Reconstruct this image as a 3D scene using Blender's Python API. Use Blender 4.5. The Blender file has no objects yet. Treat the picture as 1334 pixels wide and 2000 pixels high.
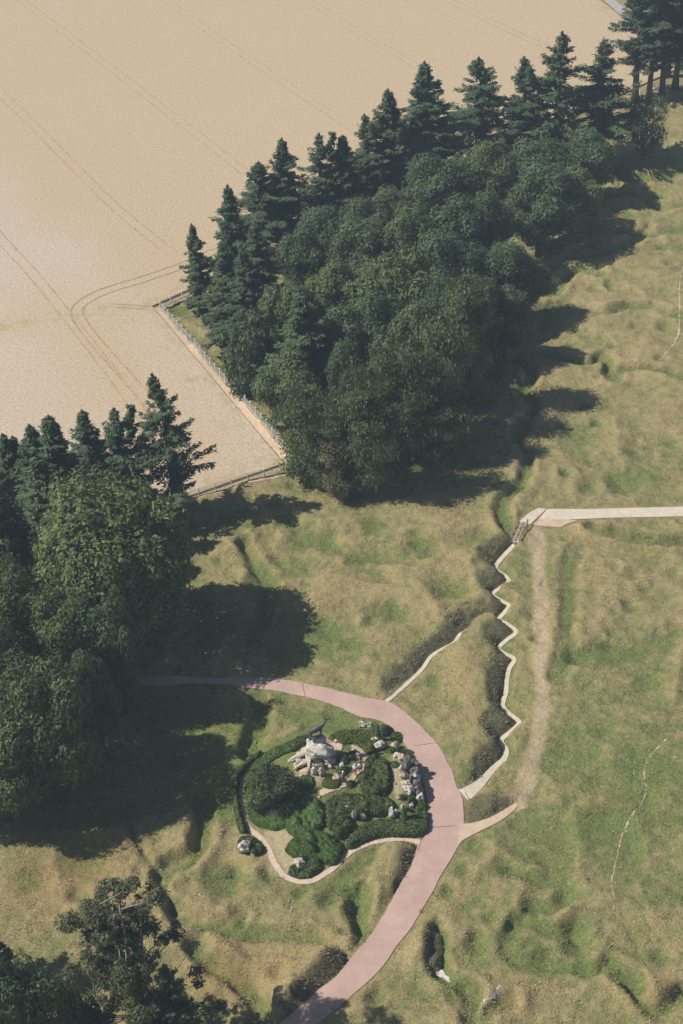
import bpy, bmesh, math, random
import numpy as np
from math import sin, cos, pi, radians, atan2, sqrt
from mathutils import Vector, Matrix

# ------------------------------------------------------------ camera, sky, sun, exposure
scene = bpy.context.scene
FPX, CAMH, DEP, ROLL = 2868.0, 129.6, radians(39.3), radians(3.2)
fw = np.array([0, cos(DEP), -sin(DEP)]); r0 = np.array([1., 0, 0]); u0 = np.array([0, sin(DEP), cos(DEP)])
AX = cos(ROLL) * r0 - sin(ROLL) * u0
AY = sin(ROLL) * r0 + cos(ROLL) * u0
CAM = np.array([0, 0, CAMH])
cam = bpy.data.cameras.new("Camera"); co = bpy.data.objects.new("Camera", cam)
scene.collection.objects.link(co)
co.matrix_world = Matrix(((AX[0], AY[0], -fw[0], 0), (AX[1], AY[1], -fw[1], 0), (AX[2], AY[2], -fw[2], CAMH), (0, 0, 0, 1)))
cam.sensor_fit = 'VERTICAL'; cam.sensor_height = 24; cam.lens = 24 * FPX / 2000.0
cam.clip_start = 1; cam.clip_end = 9000
scene.camera = co

SUN_EL, SUN_AZ = radians(49), radians(-92)      # azimuth measured from +Y towards +X
world = bpy.data.worlds.new("World"); scene.world = world; world.use_nodes = True
wn = world.node_tree.nodes; wl = world.node_tree.links
sky = wn.new('ShaderNodeTexSky'); sky.sky_type = 'NISHITA'; sky.sun_disc = False
sky.sun_elevation = SUN_EL; sky.sun_rotation = SUN_AZ
wl.new(sky.outputs[0], wn['Background'].inputs[0]); wn['Background'].inputs[1].default_value = 0.05
sun = bpy.data.lights.new("Sun", 'SUN'); sun.energy = 4.6; sun.angle = radians(0.5); sun.color = (1.0, 0.93, 0.82)
so = bpy.data.objects.new("Sun", sun); scene.collection.objects.link(so)
sd = Vector((sin(SUN_AZ) * cos(SUN_EL), cos(SUN_AZ) * cos(SUN_EL), sin(SUN_EL)))
so.rotation_euler = sd.to_track_quat('Z', 'Y').to_euler()
scene.view_settings.view_transform = 'Standard'; scene.view_settings.look = 'None'
scene.view_settings.exposure = 0.42; scene.view_settings.gamma = 1.0
scene.view_settings.use_curve_mapping = False

# ------------------------------------------------------------ helpers
COL = scene.collection
rng = np.random.default_rng(7); random.seed(7)

def at(px, py, z=0.0):
    v = fw * FPX + AX * (px - 667) - AY * (py - 1000)
    return CAM + v * ((z - CAMH) / v[2])
def proj(p):
    q = np.asarray(p) - CAM; w = q @ fw
    return 667 + FPX * (q @ AX) / w, 1000 - FPX * (q @ AY) / w
def ppm(px, py):                       # pixels per metre there
    return 1.0 / np.linalg.norm(at(px + 1, py) - at(px, py))
def P2(pts, z=0.0):
    return np.array([at(a, b, z)[:2] for a, b in pts])
def tag(o, label=None, cat=None, group=None, kind=None):
    if label: o['label'] = label
    if cat: o['category'] = cat
    if group: o['group'] = group
    if kind: o['kind'] = kind
    return o
def link(name, me, mat=None, parent=None, loc=None):
    o = bpy.data.objects.new(name, me); COL.objects.link(o)
    if mat is not None and me is not None and not me.materials: me.materials.append(mat)
    if parent is not None: o.parent = parent
    if loc is not None: o.location = loc
    return o
def empty(name, loc, rz=0):
    o = bpy.data.objects.new(name, None); COL.objects.link(o); o.location = loc; o.rotation_euler = (0, 0, rz)
    o.empty_display_size = .3
    return o
def mesh_np(name, V, F, smooth=False, attrs=None):
    me = bpy.data.meshes.new(name)
    V = np.asarray(V, dtype=np.float32); F = np.asarray(F, dtype=np.int32)
    n, k = F.shape
    me.vertices.add(len(V)); me.vertices.foreach_set('co', V.ravel())
    me.loops.add(n * k); me.loops.foreach_set('vertex_index', F.ravel())
    me.polygons.add(n); me.polygons.foreach_set('loop_start', np.arange(0, n * k, k, dtype=np.int32))
    me.polygons.foreach_set('loop_total', np.full(n, k, dtype=np.int32))
    if smooth: me.polygons.foreach_set('use_smooth', np.ones(n, dtype=bool))
    for a, d in (attrs or {}).items():
        at_ = me.attributes.new(a, 'FLOAT', 'POINT'); at_.data.foreach_set('value', np.asarray(d, dtype=np.float32).ravel())
    me.update(calc_edges=True)
    return me
def sm(t): t = np.clip(t, 0, 1); return t * t * (3 - 2 * t)
_tab = np.random.default_rng(3).random((256, 256))
def vnoise(x, y, s, seed=0):           # smooth value noise, about -1..1
    x = np.asarray(x) / s + 17.3 * seed + 1000; y = np.asarray(y) / s + 9.1 * seed + 1000
    xi = np.floor(x).astype(int); yi = np.floor(y).astype(int)
    fx = x - xi; fy = y - yi; fx = fx * fx * (3 - 2 * fx); fy = fy * fy * (3 - 2 * fy)
    g = lambda a, b: _tab[(a + seed * 31) % 256, (b + seed * 57) % 256]
    return ((g(xi, yi) * (1 - fx) + g(xi + 1, yi) * fx) * (1 - fy) + (g(xi, yi + 1) * (1 - fx) + g(xi + 1, yi + 1) * fx) * fy) * 2 - 1
def dpoly(x, y, pts, vals=None, closed=False):
    pts = np.asarray(pts); best = np.full(x.shape, 1e9); bv = np.zeros(x.shape)
    if vals is None: vals = np.zeros(len(pts))
    n = len(pts)
    for i in range(n if closed else n - 1):
        a = pts[i]; b = pts[(i + 1) % n]; d = b - a; L = d @ d + 1e-9
        t = np.clip(((x - a[0]) * d[0] + (y - a[1]) * d[1]) / L, 0, 1)
        q = (x - a[0] - t * d[0]) ** 2 + (y - a[1] - t * d[1]) ** 2
        m = q < best; best = np.where(m, q, best)
        bv = np.where(m, vals[i] * (1 - t) + vals[(i + 1) % n] * t, bv)
    return np.sqrt(best), bv
def inpoly(x, y, pts):
    pts = np.asarray(pts); c = np.zeros(np.shape(x), dtype=bool); n = len(pts); j = n - 1
    for i in range(n):
        xi, yi = pts[i]; xj, yj = pts[j]
        c ^= ((yi > y) != (yj > y)) & (x < (xj - xi) * (y - yi) / (yj - yi + 1e-12) + xi)
        j = i
    return c
def spline(pts, n=8):                  # Catmull-Rom through the points
    p = np.asarray(pts, dtype=float); p = np.vstack([2 * p[0] - p[1], p, 2 * p[-1] - p[-2]]); out = []
    for i in range(1, len(p) - 2):
        for k in range(n):
            t = k / n
            out.append(.5 * (2 * p[i] + (p[i + 1] - p[i - 1]) * t + (2 * p[i - 1] - 5 * p[i] + 4 * p[i + 1] - p[i + 2]) * t * t
                             + (3 * p[i] - 3 * p[i + 1] + p[i + 2] - p[i - 1]) * t ** 3))
    out.append(p[-2]); return np.array(out)
def resample(p, n):
    p = np.asarray(p, float); s = np.r_[0, np.cumsum(np.linalg.norm(np.diff(p, axis=0), axis=1))]
    t = np.linspace(0, s[-1], n); return np.stack([np.interp(t, s, p[:, k]) for k in range(p.shape[1])], 1)

# ------------------------------------------------------------ materials
class NT:
    def __init__(s, name):
        s.m = bpy.data.materials.new(name); s.m.use_nodes = True; s.t = s.m.node_tree; s.n = s.t.nodes; s.l = s.t.links
        s.b = s.n['Principled BSDF']; s.b.inputs['Specular IOR Level'].default_value = .15; s.b.inputs['Roughness'].default_value = .85
        s.geo = s.n.new('ShaderNodeNewGeometry')
        s.tc = s.n.new('ShaderNodeTexCoord')
    def noise(s, scale, det=4, rough=.6, obj=False, stretch=None):
        n = s.n.new('ShaderNodeTexNoise'); n.inputs['Scale'].default_value = scale
        n.inputs['Detail'].default_value = det; n.inputs['Roughness'].default_value = rough
        src = s.tc.outputs['Object'] if obj else s.geo.outputs['Position']
        if stretch:
            mp = s.n.new('ShaderNodeMapping'); mp.inputs['Scale'].default_value = stretch[0]; mp.inputs['Rotation'].default_value = stretch[1]
            s.l.new(src, mp.inputs[0]); src = mp.outputs[0]
        s.l.new(src, n.inputs['Vector']); return n.outputs['Fac']
    def rng(s, v, a, b, c=0., d=1.):
        n = s.n.new('ShaderNodeMapRange'); s.l.new(v, n.inputs[0])
        for i, q in enumerate((a, b, c, d)): n.inputs[i + 1].default_value = q
        return n.outputs[0]
    def attr(s, a):
        n = s.n.new('ShaderNodeAttribute'); n.attribute_name = a; return n.outputs['Fac']
    def math(s, op, a, b=None):
        n = s.n.new('ShaderNodeMath'); n.operation = op
        for i, v in enumerate((a, b)):
            if v is None: continue
            if isinstance(v, (int, float)): n.inputs[i].default_value = v
            else: s.l.new(v, n.inputs[i])
        return n.outputs[0]
    def mix(s, f, a, b, bt='MIX'):
        n = s.n.new('ShaderNodeMix'); n.data_type = 'RGBA'; n.blend_type = bt; n.clamp_factor = True
        if isinstance(f, (int, float)): n.inputs['Factor'].default_value = f
        else: s.l.new(f, n.inputs['Factor'])
        for k, v in (('A', a), ('B', b)):
            i = [q for q in n.inputs if q.name == k and q.type == 'RGBA'][0]
            if isinstance(v, tuple): i.default_value = (*v, 1)
            else: s.l.new(v, i)
        return [q for q in n.outputs if q.type == 'RGBA'][0]
    def col(s, v):
        if isinstance(v, tuple): s.b.inputs['Base Color'].default_value = (*v, 1)
        else: s.l.new(v, s.b.inputs['Base Color'])
        return s
    def bump(s, h, dist=.05, st=1.):
        n = s.n.new('ShaderNodeBump'); n.inputs['Distance'].default_value = dist; n.inputs['Strength'].default_value = st
        s.l.new(h, n.inputs['Height']); s.l.new(n.outputs[0], s.b.inputs['Normal']); return s

def mat_simple(name, c, var=.25, scale=3., rough=.85, bump=.02, spec=.15, obj=False):
    t = NT(name); n = t.noise(scale, 5, .65, obj); f = t.rng(n, .3, .7)
    d = tuple(x * (1 - var) for x in c); e = tuple(min(.9, x * (1 + var)) for x in c)
    t.col(t.mix(f, d, e)); t.b.inputs['Roughness'].default_value = rough; t.b.inputs['Specular IOR Level'].default_value = spec
    if bump: t.bump(t.noise(scale * 4, 4, .7, obj), bump)
    return t.m

def mat_ground():
    t = NT('grassland')
    n1 = t.noise(.10, 5, .65); n2 = t.noise(.75, 5, .7); n3 = t.noise(2.6, 6, .88); n4 = t.noise(11., 3, .7)
    g = t.attr('green')
    k = t.math('ADD', g, t.math('ADD', t.math('MULTIPLY', t.math('SUBTRACT', n1, .5), 1.1), t.math('ADD', t.math('MULTIPLY', t.math('SUBTRACT', n2, .5), 2.0), t.math('MULTIPLY', t.math('SUBTRACT', n3, .5), 1.5))))
    tan = t.mix(t.rng(t.noise(4.3, 3, .7), .40, .60), (.20, .155, .07), (.45, .38, .205))
    tan = t.mix(t.rng(n1, .4, .6), tan, (.32, .28, .145), 'MIX')
    tan = t.mix(.5, tan, t.mix(t.rng(n3, .38, .62), (.20, .15, .07), (.47, .395, .215)))
    grn = t.mix(t.rng(t.noise(3.6, 4, .75), .38, .62), (.080, .125, .035), (.225, .25, .098))
    grn = t.mix(t.rng(n4, .3, .7, 0, .35), grn, (.17, .19, .07))
    c = t.mix(t.rng(k, .25, .85), tan, grn)
    c = t.mix(t.rng(t.math('ADD', t.attr('rust'), t.math('MULTIPLY', t.math('SUBTRACT', n3, .5), 1.2)), .2, .9, 0, .75), c, t.mix(t.rng(n4, .4, .6), (.25, .15, .068), (.42, .27, .135)))
    # olive patches, worn track, rough dark bank growth, bare chalky soil
    c = t.mix(t.math('MULTIPLY', t.rng(t.noise(.42, 3, .6), .55, .72), .35), c, (.21, .185, .055))
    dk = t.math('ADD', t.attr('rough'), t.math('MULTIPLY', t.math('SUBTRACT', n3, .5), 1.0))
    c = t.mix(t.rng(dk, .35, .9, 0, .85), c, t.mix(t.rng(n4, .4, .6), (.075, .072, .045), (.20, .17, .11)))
    br = t.math('ADD', t.attr('bare'), t.math('MULTIPLY', t.math('SUBTRACT', n3, .5), .9))
    c = t.mix(t.rng(br, .35, .95, 0, .8), c, t.mix(t.rng(n3, .36, .64), (.30, .235, .15), (.53, .445, .315)))
    c = t.mix(t.math('MULTIPLY', t.rng(t.noise(1.9, 2, .5), .70, .76), t.attr('chalk')), c, (.55, .5, .42))
    t.col(c); t.b.inputs['Roughness'].default_value = .95; t.b.inputs['Specular IOR Level'].default_value = .05
    h = t.math('ADD', t.math('MULTIPLY', t.noise(1.6, 4, .7), .8), t.math('MULTIPLY', t.noise(6.5, 4, .75), .45))
    t.bump(h, .42, .95); return t.m
def mat_wheat():
    t = NT('ripe_wheat')
    n1 = t.noise(.03, 4, .6); n2 = t.noise(.5, 4, .7); n3 = t.noise(2.6, 4, .85); n4 = t.noise(3., 3, .8, stretch=((1, .22, 1), (0, 0, radians(28))))
    c = t.mix(t.rng(n3, .39, .61), (.345, .265, .175), (.545, .445, .325))
    c = t.mix(t.rng(t.attr('pale'), 0, 1, 0, .8), c, t.mix(t.rng(n3, .39, .61), (.36, .30, .25), (.58, .50, .43)))
    c = t.mix(t.rng(n1, .35, .7, 0, .35), c, (.44, .335, .215))
    c = t.mix(t.math('MULTIPLY', t.rng(t.math('ADD', t.attr('weedy'), t.math('MULTIPLY', t.math('SUBTRACT', n2, .5), 1.4)), .4, .9), .65), c, (.27, .225, .095))
    c = t.mix(t.rng(n4, .58, .72, 0, .25), c, (.26, .19, .10))
    t.col(c); t.b.inputs['Specular IOR Level'].default_value = .05
    t.bump(t.math('ADD', t.math('MULTIPLY', n3, .6), t.noise(9., 2, .7)), .16, .6); return t.m
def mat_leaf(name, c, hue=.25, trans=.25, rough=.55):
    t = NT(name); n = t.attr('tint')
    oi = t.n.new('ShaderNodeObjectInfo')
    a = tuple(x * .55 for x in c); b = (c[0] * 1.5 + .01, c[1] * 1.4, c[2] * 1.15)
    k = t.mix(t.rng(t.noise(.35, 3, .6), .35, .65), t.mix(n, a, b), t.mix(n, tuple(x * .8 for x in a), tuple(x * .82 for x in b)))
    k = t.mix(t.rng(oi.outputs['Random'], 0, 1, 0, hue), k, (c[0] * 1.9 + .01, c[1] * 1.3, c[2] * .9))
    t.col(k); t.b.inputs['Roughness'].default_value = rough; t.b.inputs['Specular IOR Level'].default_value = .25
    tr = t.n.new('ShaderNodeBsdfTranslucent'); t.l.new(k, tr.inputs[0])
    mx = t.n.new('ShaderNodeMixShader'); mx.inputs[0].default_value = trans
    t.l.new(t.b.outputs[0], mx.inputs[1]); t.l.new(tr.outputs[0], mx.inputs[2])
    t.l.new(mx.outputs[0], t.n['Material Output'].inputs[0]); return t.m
def mat_rock(name, a, b, c):
    t = NT(name); n = t.noise(1.6, 6, .7, True); m = t.noise(6., 5, .75, True)
    k = t.mix(t.rng(n, .35, .65), a, b); k = t.mix(t.rng(m, .52, .72, 0, .8), k, c)
    t.col(k); t.bump(t.math('ADD', n, t.math('MULTIPLY', m, .5)), .22, .8); return t.m

def mat_road():
    t = NT('red_asphalt'); n = t.noise(.22, 4, .65); m = t.noise(1.3, 5, .75); f = t.noise(7., 3, .7)
    k = t.mix(t.rng(n, .35, .65), (.355, .25, .215), (.44, .318, .275)); k = t.mix(t.rng(m, .5, .75, 0, .5), k, (.475, .375, .32)); k = t.mix(t.rng(f, .5, .7, 0, .3), k, (.30, .20, .17))
    k = t.mix(t.rng(t.noise(.55, 3, .5, stretch=((1, .3, 1), (0, 0, .5))), .6, .75, 0, .35), k, (.35, .235, .205))
    t.col(k); t.b.inputs['Roughness'].default_value = .92; t.bump(m, .01); return t.m

M = dict(
    ground=mat_ground(), wheat=mat_wheat(),
    road=mat_road(),
    joint=mat_simple('joint_dark', (.16, .11, .10), .2, 3),
    path=mat_simple('pale_path', (.48, .39, .31), .16, 1.2, .95, .012),
    chalkpath=mat_simple('concrete_path', (.51, .45, .375), .13, .9, .9, .01),
    tantrack=mat_simple('sandy_path', (.455, .35, .265), .15, 1., .95, .012),
    kerb=mat_simple('fence_kerb', (.44, .34, .25), .2, 2.),
    track=mat_simple('trodden_wheat', (.36, .27, .165), .3, .8),
    greyroad=mat_simple('grey_road', (.34, .32, .31), .12, 1.),
    chalk=mat_simple('bare_chalk', (.50, .47, .43), .25, 4.),
    post=mat_simple('fence_post', (.68, .69, .70), .15, 5, .8),
    wire=mat_simple('fence_wire', (.40, .43, .46), .15, 5, .6),
    wood=mat_simple('weathered_wood', (.27, .22, .17), .35, 6, .9, .02),
    plank=mat_simple('deck_plank', (.42, .35, .27), .25, 5, .9, .02),
    bark=mat_simple('bark', (.085, .068, .05), .4, 3, .95, .06, obj=True),
    pinebark=mat_simple('pine_bark', (.27, .24, .21), .35, 3, .95, .08, obj=True),
    birchbark=mat_simple('birch_bark', (.42, .42, .39), .35, 2.5, .85, .03, obj=True),
    rust=mat_simple('rusty_iron', (.06, .035, .025), .3, 8, .8),
    bronze=mat_simple('bronze', (.075, .085, .078), .35, 4, .45, .02, .5, obj=True),
    plaque=mat_simple('plaque_bronze', (.14, .13, .115), .2, 8, .5, .01, .4, obj=True),
    rock=mat_rock('grey_rock', (.44, .425, .40), (.62, .585, .53), (.19, .18, .165)),
    warmrock=mat_rock('beige_rock', (.42, .355, .28), (.60, .51, .41), (.22, .175, .13)),
    shadedrock=mat_rock('shaded_rock', (.13, .125, .12), (.22, .21, .2), (.07, .07, .07)),  # grey rock darkened: shade of the road-side faces put into the colour
    spruce=mat_leaf('spruce_needles', (.056, .106, .064), .25, .12),
    broad=mat_leaf('broad_leaves', (.086, .148, .070), .3, .25),
    broad2=mat_leaf('broad_leaves_blueish', (.070, .130, .074), .3, .25),
    chestnut=mat_leaf('chestnut_leaves', (.118, .185, .074), .0, .28),
    birch=mat_leaf('birch_leaves', (.128, .192, .102), .08, .3),
    pine=mat_leaf('pine_needles', (.060, .085, .050), .2, .12),
    yew=mat_leaf('yew_needles', (.044, .080, .038), .2, .1),
    larch=mat_leaf('larch_needles', (.105, .125, .038), .1, .25),
    dead=mat_leaf('dying_leaves', (.20, .20, .13), .0, .2),
    hedge=mat_leaf('hedge_leaves', (.064, .105, .042), .2, .15),
    juniper=mat_leaf('juniper_leaves', (.078, .155, .045), .2, .25),
    lime=mat_leaf('lime_leaves', (.095, .145, .035), .2, .25),
    bluebush=mat_leaf('glaucous_leaves', (.105, .15, .115), .15, .2),
    skin=mat_simple('skin', (.46, .27, .20), .08, 8, .6, 0), hair=mat_simple('hair', (.05, .035, .025), .3, 20, .7, 0),
    white=mat_simple('white_cotton', (.74, .75, .79), .06, 8, .9, 0), greycloth=mat_simple('grey_cotton', (.24, .27, .32), .15, 8, .9, 0),
    redcloth=mat_simple('red_cotton', (.30, .06, .07), .15, 8, .9, 0), bluecloth=mat_simple('blue_cotton', (.10, .15, .33), .12, 8, .9, 0),
    darkcloth=mat_simple('dark_cotton', (.05, .055, .07), .15, 8, .9, 0),
)

# ------------------------------------------------------------ layout drawn on the plan of the site
ROAD_L = [(200,1338),(310,1337),(380,1333),(440,1333),(475,1338),(540,1346),(600,1358),(650,1373),(700,1398),(728,1403),(753,1413),(772,1430),(791,1453),(807,1476),(820,1505),(830,1540),(835,1575),(836,1610),(831,1630),(823,1640),(813,1656),(809,1672),(795,1704),(777,1733),(752,1780),(730,1816),(714,1837),(694,1859),(680,1877),(658,1906),(626,1931),(590,1963),(550,1997),(490,2045),(420,2100)]
ROAD_R = [(200,1320),(310,1318),(380,1320),(440,1322),(470,1320),(540,1321),(600,1332),(660,1347),(720,1361),(766,1373),(804,1402),(835,1431),(854,1452),(870,1477),(883,1505),(892,1535),(902,1552),(905,1575),(906,1600),(903,1625),(897,1646),(881,1676),(863,1704),(849,1733),(831,1762),(813,1794),(799,1816),(773,1848),(752,1881),(723,1913),(687,1945),(655,1974),(622,2000),(570,2045),(500,2100)]
RL = resample(spline(P2(ROAD_L), 6), 150); RR = resample(spline(P2(ROAD_R), 6), 150)
_j = lambda q, sd: q + np.stack([.07 * vnoise(np.arange(150.) * 1.0, np.zeros(150), 1.7, sd) + .06 * vnoise(np.arange(150.), np.zeros(150), 4.3, sd + 1)] * 2, 1)
RL = _j(RL, 41); RR = _j(RR, 44)
ROADPOLY = np.vstack([RL, RR[::-1]])

def depthpath(pts):   # (px, py, depth, width_m)
    c = np.array([[*at(a, b, -dd)[:2], dd, w] for a, b, dd, w in pts]); return spline(c, 5)
ZIG = depthpath([(1009,1060,.7,.62),(1006,1065,1.0,.6),(993,1078,1.3,.6),(970,1105,1.4,.6),(972,1117,1.4,.55),(987,1128,1.4,.55),(993,1139,1.4,.6),(975,1152,1.4,.55),(962,1164,1.4,.55),(978,1176,1.4,.55),
  (994,1186,1.4,.6),(983,1202,1.4,.55),(975,1213,1.4,.5),(990,1222,1.4,.5),(1008,1238,1.4,.6),(993,1251,1.4,.55),(974,1269,1.4,.55),(986,1280,1.4,.5),(1004,1291,1.4,.6),(994,1311,1.4,.55),(990,1333,1.4,.55),(988,1355,1.4,.55),
  (982,1380,1.4,.55),(996,1396,1.4,.55),(1014,1412,1.4,.6),(999,1428,1.4,.55),(979,1446,1.4,.6),(988,1464,1.4,.6),(985,1481,1.3,.65),(961,1503,1.1,.8),(949,1517,.8,.95),(934,1532,.35,1.2),(914,1547,.02,1.7),(905,1552,-.01,1.9)])
BRA = depthpath([(754,1368,.02,.55),(765,1361,.1,.5),(782,1346,.5,.5),(807,1324,.9,.5),(826,1305,1.1,.5),(842,1283,1.1,.5),(864,1269,1.1,.45),(886,1258,1.1,.5),(898,1242,1.1,.45),(919,1229,1.0,.4)])
LOOP = [(482,1496),(477,1512),(471,1534),(470,1559),(475,1590),(487,1616),(509,1634),(524,1656),(537,1685),(553,1707),(578,1719),(606,1719),(631,1707),(657,1688),(682,1664),(707,1650),(738,1641),(770,1637),(795,1638),(824,1645)]
LP = spline(np.array([[*at(a, b)[:2]] for a, b in LOOP]), 5)
LW = .62
PATH2_U = [(898,1607),(917,1607),(945,1600),(968,1590),(990,1577),(1008,1567)]
PATH2_L = [(893,1655),(904,1640),(942,1620),(968,1607),(993,1591),(1013,1572)]
WHITE = [(1010,1027),(1023,1010),(1037,1002),(1051,995),(1068,997),(1147,996),(1235,992),(1334,988),(1460,984),(1460,1003),(1334,1007),(1200,1012),(1147,1015),(1123,1019),(1106,1026),(1094,1033),(1037,1030),(1028,1030)]
WHITEP = P2(WHITE)
GARDEN = [(480,1560),(484,1590),(500,1615),(520,1640),(545,1690),(562,1705),(600,1708),(628,1695),(652,1675),(690,1648),(740,1630),(815,1628),(832,1615),(832,1570),(824,1530),(812,1490),(790,1458),(765,1425),(745,1408),(700,1408),(640,1412),(570,1425),(510,1455),(487,1490)]
GP = P2(GARDEN)
# wheat field outline and fence corners
FB0, FB1 = at(-420, 1196)[:2], at(570, 919)[:2]
FC = at(307, 604)[:2]; FD = at(1345, 134)[:2]; FT = at(1183, 0)[:2]
fdir = (FT - FD); FE = FD + fdir * 2.2
FIELD = np.array([FB0, at(370, 972)[:2], at(554, 908)[:2], at(297, 601)[:2], FD + np.array([-1, .8]), FE + np.array([-2.5, -.6]), FE + np.array([-260, 110]), [-420, 520], [-420, 150]])

# ------------------------------------------------------------ terrain
def axis(segs):
    out = [segs[0][0]]
    for a, b, s0, s1 in segs:
        x = a
        while x < b - 1e-6:
            f = (x - a) / (b - a); x = min(b, x + s0 * (s1 / s0) ** f); out.append(x)
    return np.array(out)
gx = axis([(-4000, -120, 900, 10), (-120, -62, 4, .8), (-62, -40, .6, .32), (-40, 40, .27, .27), (40, 62, .35, .6), (62, 125, .6, 4), (125, 4000, 10, 900)])
gy = axis([(-600, 66, 200, 3), (66, 76, .6, .3), (76, 160, .26, .3), (160, 250, .36, .6), (250, 330, .7, 1.6), (330, 6000, 4, 900)])
GX, GY = np.meshgrid(gx, gy)

def hbase(x, y):
    w = 1 - sm((np.hypot(np.asarray(x), np.asarray(y) - 170) - 140) / 60)
    return (.35 * vnoise(x, y, 34, 1) + .12 * vnoise(x, y, 15, 2)) * w
HB = hbase(GX, GY)
det = np.zeros_like(GX); green = np.zeros_like(GX); roughA = np.zeros_like(GX); bare = np.zeros_like(GX)
def region(cx, cy, R):
    i0, i1 = np.searchsorted(gx, [cx - R, cx + R]); j0, j1 = np.searchsorted(gy, [cy - R, cy + R])
    return slice(j0, j1), slice(i0, i1)
def rbox(pts, m):
    p = np.asarray(pts)[:, :2]; lo = p.min(0) - m; hi = p.max(0) + m
    i0, i1 = np.searchsorted(gx, [lo[0], hi[0]]); j0, j1 = np.searchsorted(gy, [lo[1], hi[1]])
    return slice(j0, j1), slice(i0, i1)
inner = (np.abs(GX) < 110) & (GY > 66) & (GY < 330)
# hummocks
hum = .34 * vnoise(GX, GY, 5.2, 4) + .20 * vnoise(GX, GY, 2.6, 5) + .07 * vnoise(GX, GY, 1.2, 6)
rid = 1 - np.abs(vnoise(GX * .8 + 2 * vnoise(GX, GY, 9, 8), GY, 7.5, 7))
hum += .55 * (rid ** 3 - .4)
flatR = sm((GX - 8) / 10) * (1 - sm((GY - 128) / 30)) * sm((GX * .5 + 110 - GY) / 12 + 1)   # right middle smoother
det += hum * inner * 1.05
tuft = .07 * vnoise(GX, GY, .8, 9) + .05 * vnoise(GX, GY, .4, 10)

_q = at(120, 1715)[:2]; det *= 1 - .75 * np.exp(-(((GX - _q[0]) / 9) ** 2 + ((GY - _q[1]) / 7.5) ** 2) ** 2)
CR = [(880,1148,48,1.1),(765,1192,45,.8),(510,1165,32,1.),(1120,1815,32,1.4),(1230,1922,34,1.2),(1130,1287,26,.8),(1235,1183,22,.5),(1190,1262,20,.4),(1220,945,48,.9),
 (1080,560,20,.6),(1175,534,16,.7),(1190,555,16,.7),(1135,520,14,.5),(1240,635,14,.5),(1300,478,16,.5),(1140,790,20,.4),(1090,835,16,.4),(1105,930,16,.4),(850,1330,24,.3),
 (1075,1690,30,.6),(1060,1670,22,.5),(1040,1760,30,.6),(1100,1755,22,.6),(1130,1850,30,.6),(1010,1810,26,.6),(930,1840,30,.6),(1290,1870,26,.6),(1150,1890,34,.7),(1060,1870,28,.6),
 (160,1680,60,.6),(60,1720,46,.4),(440,1708,55,.8),(870,1735,24,.5),(905,1700,26,.5),(900,1940,34,.6),(620,1230,55,.4),(700,1260,40,.35),(585,1060,38,.6),(640,1050,30,.5),(1000,1305,18,.3),
 (1240,880,20,.4),(1310,860,24,.4),(1290,700,18,.5),(1150,950,30,.5),(1270,1330,26,.3),(1180,1430,30,.25),(1240,1490,40,.25),(980,1700,30,.5),(960,1790,24,.5),(820,1060,40,.5),(700,1090,38,.5),(730,1030,34,.4),
 (1050,500,18,.7),(1110,505,20,.6),(1230,420,22,.6),(1290,380,20,.6),(1210,365,18,.7),(1255,345,16,.6),(540,990,26,.5),(470,1050,26,.7),(500,1130,24,.7),(410,1410,30,.3)]
for px, py, r, dp in CR:
    dp *= .95
    c = at(px, py)[:2]; R = r / ppm(px, py) * .9
    s = region(c[0], c[1], R * 3); d = np.hypot(GX[s] - c[0], GY[s] - c[1])
    d = d * (1 + .25 * vnoise(GX[s], GY[s], R * 1.2, 11))
    det[s] += -dp * np.exp(-(d / R) ** 2 * 1.6) + .28 * dp * np.exp(-((d - 1.25 * R) / (.4 * R)) ** 2)
    green[s] += .42 * np.exp(-(d / R) ** 2 * 3); roughA[s] += .25 * np.exp(-(d / R) ** 2 * 2)
_r = np.random.default_rng(12)
for _ in range(520):
    y0 = 74 + 190 * _r.random(); x0 = _r.uniform(-1, 1) * (y0 * .27 + 6); R = _r.uniform(.55, 1.5); dp = R * _r.uniform(.2, .42)
    s = region(x0, y0, R * 2.6); d = np.hypot(GX[s] - x0, (GY[s] - y0) * 1.1) * (1 + .3 * vnoise(GX[s], GY[s], R, 15))
    det[s] += (-dp * np.exp(-(d / R) ** 2 * 1.8) + .35 * dp * np.exp(-((d - 1.2 * R) / (.4 * R)) ** 2)) * (1 - .6 * float(x0 > 12 and y0 < 125))
    green[s] += .2 * np.exp(-(d / R) ** 2 * 3)
MO = [(965,1590,42,24,1.3),(790,1690,22,40,1.1),(1285,1940,42,26,.9),(990,1950,60,30,.8),(820,1850,40,40,.9),(200,1625,60,26,.5),(345,1610,45,40,.9),(300,1765,40,24,.4),(560,1690,1,1,0),
 (630,1180,60,24,.5),(900,1290,60,50,.8),(870,1400,50,40,.5),(560,1380,40,25,.5),(450,1360,40,20,.9),(1140,1570,60,30,.3),(1085,1230,30,60,.35),(1110,1780,26,14,.7),(1090,1690,36,12,.6),(1065,1700,34,12,.5),
 (620,1880,60,30,.8),(420,1860,60,26,.7),(400,1930,60,20,.7),(700,1665,20,12,.2),(640,1760,60,18,.5),(520,1745,60,12,.4),(740,1740,16,30,.7),(1180,1500,40,16,.2)]
for px, py, rx, ry, hh in MO:
    c = at(px, py)[:2]; k = ppm(px, py); Rx = rx / k; Ry = ry / k / .72
    s = region(c[0], c[1], max(Rx, Ry) * 2.5); d = np.sqrt(((GX[s] - c[0]) / Rx) ** 2 + ((GY[s] - c[1]) / Ry) ** 2)
    det[s] += hh * np.exp(-d ** 2 * 1.5)
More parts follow.
